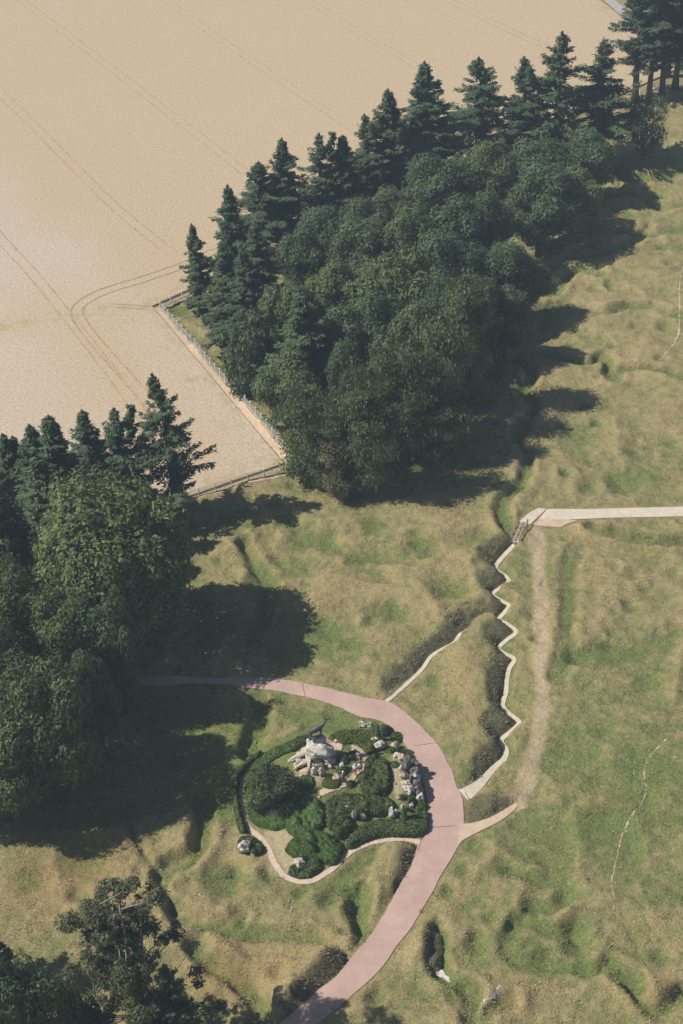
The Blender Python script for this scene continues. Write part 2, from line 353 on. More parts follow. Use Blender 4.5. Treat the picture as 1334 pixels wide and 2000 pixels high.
# old trenches: (points, depth, floor half width, wall width, greenness, roughness)
TR = [([(1000,1040),(985,1005),(985,975),(1012,950),(1028,915),(1030,880),(1010,855),(1030,820),(1045,795),(1030,760),(1040,735),(1020,712),(1000,705)],.8,.2,1.7,.7,.4),
 ([(1045,600),(1100,592),(1145,600),(1185,612),(1230,598),(1270,598),(1310,612),(1340,615)],.9,.2,1.6,.4,.3),
 ([(1060,690),(1100,700),(1150,706),(1185,693),(1200,740),(1205,720),(1240,715),(1290,722),(1340,735)],1.0,.2,1.6,.5,.45),
 ([(1030,560),(1080,568),(1100,545),(1130,525),(1170,535)],.8,.2,1.6,.5,.3),
 ([(1120,506),(1140,497),(1180,490),(1230,470),(1270,440)],.7,.2,1.6,.3,.2),
 ([(1145,1020),(1170,1034),(1230,1046),(1300,1052),(1350,1052)],1.3,.5,1.5,.1,.8),
 ([(1130,1075),(1115,1100),(1112,1170),(1108,1260),(1092,1320)],.35,.5,1.3,.55,.2),
 ([(1340,1235),(1290,1255),(1240,1275),(1180,1270),(1130,1285)],.6,.3,2.2,.3,.15),
 ([(255,1618),(280,1660),(305,1700),(322,1738),(338,1775)],.6,.08,.6,.3,.45),
 ([(338,1775),(370,1792),(440,1808),(520,1822),(590,1830),(650,1848),(685,1866)],.9,.15,1.6,.45,.25),
 ([(700,1740),(696,1775),(706,1812),(712,1835)],1.1,.25,1.5,.65,.45),
 ([(503,1350),(508,1385),(497,1430),(488,1465)],1.1,.3,1.6,.5,.3),
 ([(395,1560),(398,1610),(390,1650),(370,1672),(330,1685),(318,1712)],1.,.4,1.4,.75,.1),
 ([(380,1850),(430,1890),(480,1925),(510,1960),(505,2000)],1.,.3,1.7,.65,.15),
 ([(856,1815),(858,1850),(856,1885),(880,1910),(915,1925),(925,1960),(915,2000)],.7,.3,1.3,.6,.4),
 ([(1000,1700),(1040,1712),(1090,1715),(1110,1740),(1100,1765),(1050,1770),(1035,1800),(1070,1815)],.38,.3,1.2,.6,0),
 ([(1010,1800),(990,1850),(1020,1880),(1090,1885),(1150,1895)],.42,.3,1.3,.55,0),
 ([(1190,1890),(1230,1905),(1250,1950),(1290,1970),(1340,1935)],.8,.3,1.4,.5,.2),
 ([(480,1060),(500,1100),(530,1150),(515,1200),(490,1240)],1.,.3,1.6,.6,.2),
 ([(560,1020),(640,1062),(720,1085),(800,1085),(880,1062),(940,1050)],.6,.3,2.2,.35,.2),
 ([(540,1120),(620,1105),(700,1110),(760,1130)],.5,.3,2.2,.3,.1),
 ([(395,1330),(440,1345),(495,1345)],.8,.3,1.0,.3,.2),
 ([(1200,330),(1230,350),(1290,345),(1340,330)],.8,.3,2,.4,.1),([(1180,380),(1230,375),(1290,400),(1340,395)],.8,.3,2,.4,.2),([(1210,450),(1280,455),(1340,440)],.5,.3,2,.4,.2),
 ([(640,1760),(690,1700),(725,1655)],.4,.3,1.5,.4,.3),([(1000,1960),(960,1975),(935,2010)],.6,.2,1.2,.3,.2)]
for pts, dp, w0, w1, gr, ro in TR:
    dp *= 1.0; w1 *= .85
    p = spline(P2(pts), 4); s = rbox(p, w0 + w1 + 4)
    d, _ = dpoly(GX[s], GY[s], p); _a = min(1, w1 / 1.4); d = d + _a * (.45 * vnoise(GX[s], GY[s], 2.6, 12) + .2 * vnoise(GX[s], GY[s], .9, 13))
    k = 1 - sm((d - w0) / w1)
    det[s] = det[s] * (1 - .45 * k) - dp * k + .32 * dp * np.exp(-((d - w0 - w1 * 1.15) / .8) ** 2)
    brk = .75 + .35 * vnoise(GX[s], GY[s], 3.1, 33)
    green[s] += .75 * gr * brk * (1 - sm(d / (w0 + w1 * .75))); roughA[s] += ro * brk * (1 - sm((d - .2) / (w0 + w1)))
# garden mound
s = rbox(GP, 3); d, _ = dpoly(GX[s], GY[s], GP, closed=True); ins = inpoly(GX[s], GY[s], GP)
ped = at(612, 1492, 2.6)[:2]; wl_ = at(780, 1515, 1.4)[:2]
mz = 1.0 * sm(d / 3.2) + 1.7 * np.exp(-((GX[s] - ped[0] - .8) ** 2 + (GY[s] - ped[1] - .3) ** 2) / 26) * sm(d / 2)
mz += 1.25 * np.exp(-((GX[s] - wl_[0] - .3) ** 2 / 2.4 + (GY[s] - wl_[1]) ** 2 / 12)) * sm(d / .35)
gmask = np.where(ins, sm(d / .8), 0)
det[s] = det[s] * (1 - gmask) + (mz + .1 * vnoise(GX[s], GY[s], 1.2, 14)) * gmask
green[s] += .75 * gmask
# flatten under road, paths
def flatten(poly, fall, z=0.):
    s = rbox(poly, fall + 1); d, _ = dpoly(GX[s], GY[s], poly, closed=True); i = inpoly(GX[s], GY[s], poly)
    w = np.where(i, 1, 1 - sm((d - .18) / fall)); det[s] = det[s] * (1 - w) + (z - .03) * w
    tuft[s] *= np.where(i, 0, sm((d - .25) / .4)); return s, d, i
# steep banks falling from a crest to a toe
BK = [
 ([(1001,1068),(985,1085),(968,1105)],[(1003,1052),(975,1052),(940,1063),(932,1078),(938,1096),(958,1108)],1.4),
 ([(971,1118),(986,1128),(991,1139),(974,1151),(961,1162)],[(966,1112),(940,1116),(932,1130),(938,1148),(952,1160)],1.4),
 ([(963,1167),(977,1177),(992,1187),(981,1201),(974,1211),(940,1216),(919,1228)],[(958,1166),(930,1176),(900,1188),(878,1205),(870,1222),(892,1240),(905,1236)],1.4),
 ([(897,1240),(884,1257),(862,1268),(840,1282),(824,1304),(805,1323),(780,1345),(760,1362)],[(885,1212),(866,1226),(845,1242),(810,1262),(785,1285),(752,1315),(747,1338),(752,1360)],1.1),
 ([(975,1216),(990,1224),(1005,1238),(991,1250),(973,1267)],[(966,1214),(950,1220),(942,1236),(948,1254),(963,1266)],1.4),
 ([(979,1277),(1001,1291),(991,1311),(987,1333),(985,1355),(979,1378)],[(966,1272),(956,1288),(952,1320),(950,1350),(955,1372),(972,1386)],1.4),
 ([(984,1385),(996,1398),(1011,1412),(997,1427),(977,1443)],[(966,1386),(945,1398),(940,1415),(950,1432),(966,1444)],1.4),
 ([(977,1450),(986,1465),(982,1480),(958,1502),(944,1516),(928,1531),(906,1546)],[(964,1448),(940,1462),(925,1478),(918,1500),(912,1520),(895,1538)],1.3),
 ([(808,1672),(795,1704),(777,1733)],[(792,1650),(776,1670),(767,1700),(764,1728)],.9),
 ([(680,1877),(658,1906),(626,1931),(590,1963),(560,1990)],[(652,1858),(628,1888),(600,1912),(575,1940),(548,1975)],1.1),
 ([(856,1822),(860,1850),(854,1882)],[(834,1816),(830,1850),(842,1880)],.3),
 ([(898,1600),(925,1607),(968,1590),(1000,1572)],[(905,1572),(935,1560),(970,1556),(998,1562)],.7),
]
flatten(ROADPOLY, 1.2)
WP = np.vstack([P2(PATH2_U), P2(PATH2_L)[::-1]]); flatten(WP, .5)
flatten(WHITEP, .9)
def carve(path, wall=.75, flat_extra=.12):
    s = rbox(path, 5); d, dv = dpoly(GX[s], GY[s], path[:, :2], path[:, 2]); _, wv = dpoly(GX[s], GY[s], path[:, :2], path[:, 3])
    k = 1 - sm((d - wv / 2 - flat_extra) / (wall * np.clip(dv, .25, 2)))
    det[s] = det[s] * (1 - k) + (-dv - .04) * k
    tuft[s] *= sm((d - wv / 2 - .15) / .4)
carve(ZIG, .42); carve(BRA, .42)
for toe, crest, dp in BK:
    zt = -1.4 if dp in (1.4, 1.3) else (-1.1 if toe[0][0] in (897,) else 0)
    T = spline(P2(toe, zt), 4); Cc = spline(P2(crest), 4); poly = np.vstack([T, Cc[::-1]])
    s = rbox(poly, 2.2); i = inpoly(GX[s], GY[s], poly)
    dt, _ = dpoly(GX[s], GY[s], T); dc, _ = dpoly(GX[s], GY[s], Cc)
    t = dt / (dt + dc + 1e-6); h0 = det[s]
    if zt < 0:
        path = BRA if zt == -1.1 else ZIG
        _, dv = dpoly(GX[s], GY[s], path[:, :2], path[:, 2]); low = -dv - .04
        top = np.maximum(hum[s] * .35, -.1) + .15
        new = low + (top - low) * (t ** .85)
    else:
        top = np.maximum(h0, 0) + dp * .9; new = -.03 + (top + .03) * (t ** .75)
    new = new + .10 * vnoise(GX[s], GY[s], .9, 21) * np.minimum(1, dt * 1.5)
    det[s] = np.where(i, new, h0)
    if zt == 0:   # raise the ground behind the crest and let it fade
        k = np.where(i, 0, np.exp(-(dc / 1.6) ** 2)) * np.where(dt < 1e9, 1, 0) * (dc < dt * 1.05)
        det[s] += k * dp * .9
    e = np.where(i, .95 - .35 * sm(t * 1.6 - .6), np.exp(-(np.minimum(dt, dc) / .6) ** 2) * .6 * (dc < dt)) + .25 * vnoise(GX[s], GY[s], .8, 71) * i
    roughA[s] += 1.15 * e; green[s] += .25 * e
carve(ZIG, .3, .05); carve(BRA, .3, .05)
flatten(ROADPOLY, .35)
lpoly = np.array(LP); sL = rbox(lpoly, 2); d, _ = dpoly(GX[sL], GY[sL], lpoly)
k = 1 - sm((d - LW / 2 - .15) / .5); det[sL] = det[sL] * (1 - k) - .03 * k; tuft[sL] *= sm((d - .5) / .4)
# colours: greens sit low, the worn track, bare soil
lowg = np.clip(-(det) * .32, -.2, .3) * inner
green += lowg
def blobs(arr, L):
    for px, py, rx, ry, v in L:
        c = at(px, py)[:2]; k = ppm(px, py); Rx = rx / k; Ry = ry / k / .72
        s = region(c[0], c[1], max(Rx, Ry) * 2.4)
        arr[s] += v * np.exp(-(((GX[s] - c[0]) / Rx) ** 2 + ((GY[s] - c[1]) / Ry) ** 2))
blobs(green, [(100,1720,110,60,-.22),(230,1700,60,50,-.1),(380,1470,110,90,.5),(300,1400,120,60,.5),(450,1230,90,50,.5),(380,1180,60,60,.4),(480,1020,90,30,.35),(850,900,90,60,.4),(950,760,80,60,.3),(1050,450,120,50,.3),(250,1560,200,60,.4),(80,1870,80,40,.3),(1150,1640,260,200,.33),(1290,1480,160,120,.28),(620,1240,90,60,.4),(560,1180,60,50,.25),(660,1400,110,24,.6),(700,1425,60,20,.5),(1240,930,60,20,.4),(430,1530,24,90,.3),(150,1640,110,50,.3),(700,1780,20,60,.3),
 (340,610,30,14,.8),(385,680,30,40,.4),(440,900,60,30,.3),(1210,340,60,14,.5),(60,1700,120,90,.15),(1150,1290,60,20,.3),(550,1360,30,50,.3),(420,1480,60,60,.5),(500,1700,110,30,.3),(640,1730,60,30,.3),(1000,1840,60,60,.2),
 (400,1780,50,20,-.3),(330,1700,40,40,-.4),(250,1680,20,40,-.3),(420,1640,60,40,-.6),(480,1690,60,20,-.4),(1100,600,120,100,-.12),(700,1150,200,80,-.12),(600,1880,120,60,-.2),(480,1950,100,60,-.2),(1250,800,120,100,-.1)])
blobs(bare, [(1050,1120,16,70,.75),(1050,1220,16,60,.6),(1055,1330,16,60,.65),(1055,1400,14,16,.95),(1045,1460,14,40,.7),(1025,1530,14,34,.85),(1010,1566,14,10,1.3),(1050,1060,20,20,.5),(540,1650,26,36,2.),(782,1528,16,44,1.9),(560,1690,18,20,.8),(640,1692,20,14,.7),
 (690,1620,30,12,.7),(470,1695,50,20,.4),(565,1630,26,12,1.6),(620,1470,40,24,1.2),(600,1540,30,20,1.),(690,1545,40,8,.8),(450,1640,40,20,.35),(1210,265,24,30,.8),(1240,200,40,16,.7),(1075,505,46,12,.5),(150,1330,100,16,.3),(300,1340,60,8,.6),(640,1545,30,8,.6),(1065,470,40,14,.4),
 (1000,1945,14,14,.4),(470,870,20,60,.5),(430,760,30,60,.35),(390,700,20,50,.3),(960,660,20,30,.6),(1310,1000,200,8,.55),(1190,990,80,6,.5),(420,1000,80,10,.3)])
chalk = np.zeros_like(GX); blobs(chalk, [(1180,1560,200,260,.9),(980,1930,60,40,.5)])
rust = np.zeros_like(GX); blobs(rust, [(110,1710,140,80,.55),(440,1900,110,60,.6),(250,1640,60,36,.45),(620,1170,150,50,.35),(600,1880,80,40,.35),(510,1060,60,40,.4),(900,1420,60,70,.25),(1000,1950,60,40,.4),(1290,1940,50,30,.5),(1080,1700,60,60,.25),(430,1410,40,60,.4)])
Z = HB + det + tuft * inner
fieldz = .36
# keep the soil below the wheat sheet
fin = inpoly(GX, GY, FIELD); dd_, _ = dpoly(GX, GY, FIELD, closed=True)
fw_ = np.where(fin, 1, 1 - sm(dd_ / 2.)); Z = Z * (1 - fw_) + 0 * fw_
bare += np.where(fin, .9, np.where((dd_ < 1.0) & (GX < 20), .9, 0)) * (np.abs(GX) < 300)
_tp = spline(P2([(1050,1035),(1052,1100),(1056,1200),(1056,1300),(1058,1390),(1048,1450),(1030,1520),(1008,1570)]), 5); _s = rbox(_tp, 4)
_d, _ = dpoly(GX[_s], GY[_s], _tp); _k = 1 - sm((_d - .35 + .3 * vnoise(GX[_s], GY[_s], 1.5, 61)) / 1.0); bare[_s] += .5 * _k * (1 + .4 * vnoise(GX[_s], GY[_s], .9, 62)); green[_s] -= .5 * _k; tuft[_s] *= 1 - .6 * _k
green = np.clip(green + .41, -1, 2)
nx, ny = len(gx), len(gy)
idx = np.arange(nx * ny).reshape(ny, nx)
Fq = np.stack([idx[:-1, :-1], idx[:-1, 1:], idx[1:, 1:], idx[1:, :-1]], -1).reshape(-1, 4)
me = mesh_np('ground', np.stack([GX, GY, Z], -1).reshape(-1, 3), Fq, True,
             dict(green=green.ravel(), rough=roughA.ravel(), bare=bare.ravel(), chalk=chalk.ravel(), rust=rust.ravel()))
tag(link('ground', me, M['ground']), kind='structure')

def gz(x, y):
    x = float(x); y = float(y)
    i = min(max(np.searchsorted(gx, x) - 1, 0), nx - 2); j = min(max(np.searchsorted(gy, y) - 1, 0), ny - 2)
    a = (x - gx[i]) / (gx[i + 1] - gx[i]); b = (y - gy[j]) / (gy[j + 1] - gy[j])
    return float((Z[j, i] * (1 - a) + Z[j, i + 1] * a) * (1 - b) + (Z[j + 1, i] * (1 - a) + Z[j + 1, i + 1] * a) * b)
def gzv(x, y):
    i = np.clip(np.searchsorted(gx, x) - 1, 0, nx - 2); j = np.clip(np.searchsorted(gy, y) - 1, 0, ny - 2)
    a = (x - gx[i]) / (gx[i + 1] - gx[i]); b = (y - gy[j]) / (gy[j + 1] - gy[j])
    return (Z[j, i] * (1 - a) + Z[j, i + 1] * a) * (1 - b) + (Z[j + 1, i] * (1 - a) + Z[j + 1, i + 1] * a) * b
def grass_tufts():
    R = np.random.default_rng(99); n = 800000; yy = 72 + 190 * R.random(n) ** 1.25; xx = (R.random(n) * 2 - 1) * (yy * .30 + 12) ; jj = np.clip(np.searchsorted(gy, yy) - 1, 0, ny - 2); ii = np.clip(np.searchsorted(gx, xx) - 1, 0, nx - 2)
    keep = (bare[jj, ii] < .35) & (np.abs(tuft[jj, ii]) > 1e-9) & ~inpoly(xx, yy, GP) & (dpoly(xx, yy, GP, closed=True)[0] > .3)
    cl = vnoise(xx, yy, 1.1, 51) + .7 * vnoise(xx, yy, .5, 52) + 1.2 * roughA[jj, ii]; keep &= R.random(n) < np.clip(.45 + .6 * cl, .05, 1)
    keep &= ~fin[jj, ii] & (yy > 70)
    for pth in (ZIG, BRA):
        keep &= dpoly(xx, yy, pth[:, :2])[0] > .62
    xx, yy, jj, ii = xx[keep], yy[keep], jj[keep], ii[keep]; n = len(xx)
    g = green[jj, ii] + .35 * vnoise(xx, yy, 2.1, 53) + R.normal(0, .22, n); ro = np.clip(roughA[jj, ii], 0, 1.2)
    hgt = R.uniform(.03, .075, n) * (1 + .35 * ro) * (1 + .4 * vnoise(xx, yy, 1.3, 54)); lean = R.normal(0, .75, (n, 2)) + [.25, 0]
    U = np.stack([lean[:, 0], lean[:, 1], np.ones(n)], 1) * hgt[:, None]; a = R.uniform(0, 6.28, n)
    W = np.stack([np.cos(a), np.sin(a), np.zeros(n)], 1) * (hgt * R.uniform(.35, .8, n))[:, None]
    C = np.stack([xx, yy, gzv(xx, yy)], 1) + U * .8; V = np.empty((n, 4, 3), np.float32); V[:, 0] = C - U; V[:, 1] = C + W; V[:, 2] = C + U; V[:, 3] = C - W
    me = mesh_np('grass_tufts', V.reshape(-1, 3), np.arange(n * 4).reshape(n, 4), False, dict(g=np.repeat(g, 4), tint=np.repeat(R.random(n), 4), ro=np.repeat(ro, 4), rs=np.repeat(rust[jj, ii] + R.normal(0, .2, n), 4)))
    t = NT('tuft_blades'); k = t.rng(t.attr('g'), .35, .8)
    c = t.mix(k, t.mix(t.attr('tint'), (.27, .215, .105), (.50, .415, .235)), t.mix(t.attr('tint'), (.10, .145, .045), (.235, .28, .105)))
    c = t.mix(t.rng(t.attr('rs'), .15, .8, 0, .75), c, t.mix(t.attr('tint'), (.23, .14, .065), (.44, .29, .15)))
    c = t.mix(t.rng(t.attr('ro'), .3, .9, 0, .85), c, t.mix(t.attr('tint'), (.085, .080, .050), (.235, .20, .13)))
    t.col(c); t.b.inputs['Specular IOR Level'].default_value = .05
    tag(link('grass_tufts', me, t.m), 'tufts of dry and green grass covering the cratered ground', 'grass', kind='stuff')
grass_tufts()
def G(px, py, up=0.):
    z = 0.
    for _ in range(25):
        p = at(px, py, z + up); z = .5 * z + .5 * gz(p[0], p[1])
    p = at(px, py, z + up); return np.array([p[0], p[1], gz(p[0], p[1])])

# ------------------------------------------------------------ field, tracks, road, paths
bm = bmesh.new()
from mathutils.geometry import tessellate_polygon
vs = [bm.verts.new((x, y, fieldz)) for x, y in FIELD]
for tri in tessellate_polygon([[Vector((x, y, 0)) for x, y in FIELD]]): bm.faces.new([vs[i] for i in tri])
for _ in range(9):
    es = [e for e in bm.edges if e.calc_length() > 14]
    if not es: break
    bmesh.ops.subdivide_edges(bm, edges=es, cuts=1); bmesh.ops.triangulate(bm, faces=[f for f in bm.faces if len(f.verts) > 3])
bound = [e for e in bm.edges if e.is_boundary]
r = bmesh.ops.extrude_edge_only(bm, edges=bound)
for v in [g for g in r['geom'] if isinstance(g, bmesh.types.BMVert)]: v.co.z = -.1
bm.normal_update()
for f in bm.faces:
    if abs(f.normal.z) > .9 and f.normal.z < 0: f.normal_flip()
me = bpy.data.meshes.new('wheat_field'); bm.to_mesh(me); bm.free()
vc = np.array([v.co[:] for v in me.vertices]); px_ = np.array([proj((v[0], v[1], .5)) if (v - CAM) @ fw > 1 else (-999, 999) for v in vc])
l1 = at(0, 330)[:2]; l2 = at(200, 500)[:2]; dn = (l2 - l1) / np.linalg.norm(l2 - l1); nn = np.array([-dn[1], dn[0]])
sd_ = (vc[:, :2] - l1) @ nn
pale = sm((-sd_ + 2) / 7) if ((at(50, 450)[:2] - l1) @ nn) < 0 else sm((sd_ + 2) / 7)
e1, _ = dpoly(vc[:, 0], vc[:, 1], np.array([P2([(-300, 640)])[0], P2([(0, 640)])[0], P2([(150, 610)])[0], P2([(360, 515)])[0]]))
e2, _ = dpoly(vc[:, 0], vc[:, 1], P2([(180, 640), (300, 800), (420, 930)])); dE, _ = dpoly(vc[:, 0], vc[:, 1], FIELD, closed=True)
pale = pale * sm(e1 / 6) * sm(e2 / 9)
weedy = .55 * (1 - sm(e1 / 5)) + .55 * (1 - sm(dE / 7)) + .2 * (1 - sm(e2 / 10))
for nme, dta in (('pale', pale), ('weedy', weedy)):
    a_ = me.attributes.new(nme, 'FLOAT', 'POINT'); a_.data.foreach_set('value', dta.astype(np.float32))
tag(link('wheat_field', me, M['wheat']), kind='structure')

def ribbon(L, R, zfun, cross=3, attrs=None):
    n = len(L); V = []
    for i in range(n):
        for k in range(cross + 1):
            p = L[i] * (1 - k / cross) + R[i] * (k / cross); V.append((p[0], p[1], zfun(p[0], p[1])))
    ids = np.arange(n * (cross + 1)).reshape(n, cross + 1)
    F = np.stack([ids[:-1, :-1], ids[:-1, 1:], ids[1:, 1:], ids[1:, :-1]], -1).reshape(-1, 4)
    return np.array(V), F
def offs(p, w, wob=0., seed=1):
    p = np.asarray(p)[:, :2]; t = np.gradient(p, axis=0); t /= np.linalg.norm(t, axis=1)[:, None] + 1e-9
    nrm = np.stack([-t[:, 1], t[:, 0]], 1); w = np.asarray(w) * np.ones(len(p)); r_ = np.random.default_rng(seed)
    a = w / 2 + wob * r_.standard_normal(len(p)); b = w / 2 + wob * r_.standard_normal(len(p))
    return p + nrm * a[:, None], p - nrm * b[:, None]
def strip(name, L, R, z, mat, cross=3, **k):
    V, F = ribbon(L, R, z, cross); me = mesh_np(name, V, F, True)
    o = link(name, me, mat); tag(o, kind='structure', **k); return o
hb = lambda x, y: float(hbase(x, y))
# tractor tracks pressed into the wheat
TRK = [0]
def tracks(line, gap=1.9, w=.34):
    TRK[0] += 1
    p = spline(P2(line, fieldz), 8); L, R = offs(p, gap); Vs = []; Fs = []; n0 = 0
    for q in (L, R):
        q = resample(q, max(8, int(len(q) * 4))); a, b = offs(q, w, .05, int(abs(q[0][0])) + 3)
        V, F = ribbon(a, b, lambda x, y: fieldz + .02 + .004 * TRK[0], 1); Vs.append(V); Fs.append(F + n0); n0 += len(V)
    me = mesh_np('tractor_track', np.vstack(Vs), np.vstack(Fs)); tag(link('tractor_track', me, M['track']), kind='structure')
tracks([(40,0),(150,82),(290,190),(395,270),(480,338)], 1.9, .2)
tracks([(-60,120),(0,180),(110,290),(220,400),(335,495)], 1.9, .24)
tracks([(-60,385),(0,465),(60,530),(125,610),(165,660),(230,745),(290,830)], 1.9, .24)
tracks([(322,0),(450,90),(570,172),(700,258)], 1.9, .18)
tracks([(600,0),(700,62),(820,132)], 1.9, .18)
tracks([(875,0),(980,52),(1090,102)], 1.9, .16)
tracks([(420,490),(360,517),(280,545),(215,565),(170,585),(150,607),(165,640),(215,700),(255,745),(320,820)], 2.0, .26)
tracks([(560,430),(480,470),(420,492)], 2.0, .22)
tracks([(215,597),(250,598),(300,603)], .9, .12)
strip('road', RL, RR, lambda x, y: hb(x, y) + .045, M['road'], 8)
for i, (a, b) in enumerate((((808,1456),(852,1450)),((837,1615),(890,1612)),((824,1634),(817,1661)),((908,1547),(917,1560)),((590,1331),(596,1357)))):
    A, B = at(*a)[:2], at(*b)[:2]; q = np.array([A, (A + B) / 2, B]); L, R = offs(q, .09)
    strip('road_joint', L, R, lambda x, y: hb(x, y) + .052, M['joint'], 1)
for nme, pth, mt in (('trench_path', ZIG, 'chalkpath'), ('branch_trench_path', BRA, 'chalkpath')):
    L, R = offs(pth, pth[:, 3], .015, 5); V = []; n = len(L)
    for i in range(n):
        for k in range(3):
            p = L[i] * (1 - k / 2) + R[i] * k / 2; V.append((p[0], p[1], hb(*p) - pth[i, 2] + .035))
    ids = np.arange(n * 3).reshape(n, 3); F = np.stack([ids[:-1, :-1], ids[:-1, 1:], ids[1:, 1:], ids[1:, :-1]], -1).reshape(-1, 4)
    tag(link(nme, mesh_np(nme, V, F, True), M[mt]), kind='structure')
L, R = offs(resample(LP, 120), LW, .02, 8); strip('garden_path', L, R, lambda x, y: hb(x, y) + .035, M['path'], 2)
L = resample(spline(P2(PATH2_U), 4), 30); R = resample(spline(P2(PATH2_L), 4), 30); strip('side_path', L, R, lambda x, y: hb(x, y) + .05, M['tantrack'], 3)
def slab(name, poly, z, mat):
    bm = bmesh.new(); f = bm.faces.new([bm.verts.new((p[0], p[1], z(p[0], p[1]))) for p in poly])
    f.normal_update()
    if f.normal.z < 0: f.normal_flip()
    bmesh.ops.triangulate(bm, faces=bm.faces[:])
    for _ in range(6):
        es = [e for e in bm.edges if e.calc_length() > 1.5]
        if not es: break
        bmesh.ops.subdivide_edges(bm, edges=es, cuts=1); bmesh.ops.triangulate(bm, faces=[f for f in bm.faces if len(f.verts) > 3])
    for v in bm.verts: v.co.z = z(v.co.x, v.co.y)
    for f in bm.faces:
        f.normal_update()
        if f.normal.z < 0: f.normal_flip()
    me = bpy.data.meshes.new(name); bm.to_mesh(me); bm.free(); return link(name, me, mat)
tag(slab('pale_path', P2([(1068,997),(1147,996),(1235,992),(1334,988),(1460,984),(1460,1003),(1334,1007),(1200,1012),(1147,1015),(1110,1017),(1052,1017)]), lambda x, y: hb(x, y) + .05, M['chalkpath']), kind='structure')
tag(slab('sandy_apron', P2([(1052,1017),(1110,1017),(1130,1018),(1106,1026),(1094,1033),(1040,1029)]), lambda x, y: hb(x, y) + .045, M['tantrack']), kind='structure')
tag(slab('ramp_path', P2([(1012,1024),(1030,1007),(1051,995),(1067,997),(1048,1015),(1033,1030)]), lambda x, y: hb(x, y) + .058, M['chalkpath']), kind='structure')
# trodden footpath crossing the right-hand grass
FP = [(1302,1442),(1268,1480),(1258,1510),(1262,1540),(1252,1572),(1230,1600),(1215,1632),(1207,1665),(1199,1700),(1194,1728),(1200,1752),(1198,1785)]
p = resample(spline(np.array([G(a, b)[:2] for a, b in FP]), 5), 160); w = .08 + .09 * np.sin(np.arange(160) * .7) * np.random.default_rng(4).random(160)
L, R = offs(p, np.maximum(w, .03), .045, 4); strip('footpath', L, R, lambda x, y: gz(x, y) + .03, M['kerb'], 2)
FP = [(1336,510),(1328,550),(1326,620),(1324,655),(1300,690),(1284,704)]
p = resample(spline(np.array([G(a, b)[:2] for a, b in FP]), 5), 80); L, R = offs(p, .16, .06, 5); strip('far_footpath', L, R, lambda x, y: gz(x, y) + .04, M['tantrack'], 2)
p = resample(spline(np.array([G(a, b)[:2] for a, b in [(852,1893),(860,1902),(868,1908),(879,1918)]]), 4), 24)
L, R = offs(p, np.linspace(.9, .15, 24), .07, 6); strip('chalk_patch', L, R, lambda x, y: gz(x, y) + .04, M['chalk'], 4)
p = resample(spline(np.array([G(a, b)[:2] for a, b in [(975,1925),(968,1940),(955,1950),(940,1962)]]), 4), 24)
L, R = offs(p, .35, .12, 7); strip('chalk_scrape', L, R, lambda x, y: gz(x, y) + .03, M['chalk'], 2)
# margin strips outside the fences
def margin(a, b, off, w):
    q = resample(np.array([a, b]), 60); L, R = offs(q, w, .07, 9); t = (b - a) / np.linalg.norm(b - a); nn = np.array([-t[1], t[0]]) * off
    strip('field_margin', L + nn, R + nn, lambda x, y: max(gz(x, y), 0) + .05, M['kerb'], 2)
F1 = at(564, 893)[:2]
# far grey track beyond the field
a, b = at(1232, 40)[:2], at(1170, -14)[:2]; v = (b - a); q = np.array([a - v * 1.5, a, b, b + v * 2]); L, R = offs(q, 2.6)
strip('grey_lane', L, R, lambda x, y: hb(x, y) + .4, M['greyroad'], 2)

# ------------------------------------------------------------ mesh primitives
class MB:
    def __init__(s): s.bm = bmesh.new()
    def box(s, c, sz, rz=0, rx=0, ry=0):
        m = Matrix.Translation(c) @ Matrix.Rotation(rz, 4, 'Z') @ Matrix.Rotation(ry, 4, 'Y') @ Matrix.Rotation(rx, 4, 'X') @ Matrix.Diagonal((*sz, 1))
        bmesh.ops.create_cube(s.bm, size=1, matrix=m)
    def bar(s, a, b, r0, r1=None, n=6):
        a = Vector(a); b = Vector(b); d = b - a; r1 = r0 if r1 is None else r1
        m = Matrix.Translation((a + b) / 2) @ d.to_track_quat('Z', 'Y').to_matrix().to_4x4()
        bmesh.ops.create_cone(s.bm, cap_ends=True, segments=n, radius1=r0, radius2=r1, depth=d.length, matrix=m)
    def tube(s, pts, rad, n=7):
        rings = []
        for i, p in enumerate(pts):
            p = Vector(p); t = (Vector(pts[min(i + 1, len(pts) - 1)]) - Vector(pts[max(i - 1, 0)])).normalized()
            q = t.to_track_quat('Z', 'Y')
            rings.append([s.bm.verts.new(p + q @ Vector((cos(a) * rad[i], sin(a) * rad[i], 0))) for a in [2 * pi * k / n for k in range(n)]])
        for A, B in zip(rings, rings[1:]):
            for k in range(n): s.bm.faces.new((A[k], A[(k + 1) % n], B[(k + 1) % n], B[k]))
        s.bm.faces.new(rings[0][::-1]); s.bm.faces.new(rings[-1])
    def mesh(s, name, smooth=False):
        me = bpy.data.meshes.new(name); s.bm.normal_update(); s.bm.to_mesh(me); s.bm.free()
        if smooth: me.polygons.foreach_set('use_smooth', np.ones(len(me.polygons), dtype=bool))
        return me
    def build(s, name, mat, parent=None, smooth=False): return link(name, s.mesh(name, smooth), mat, parent)

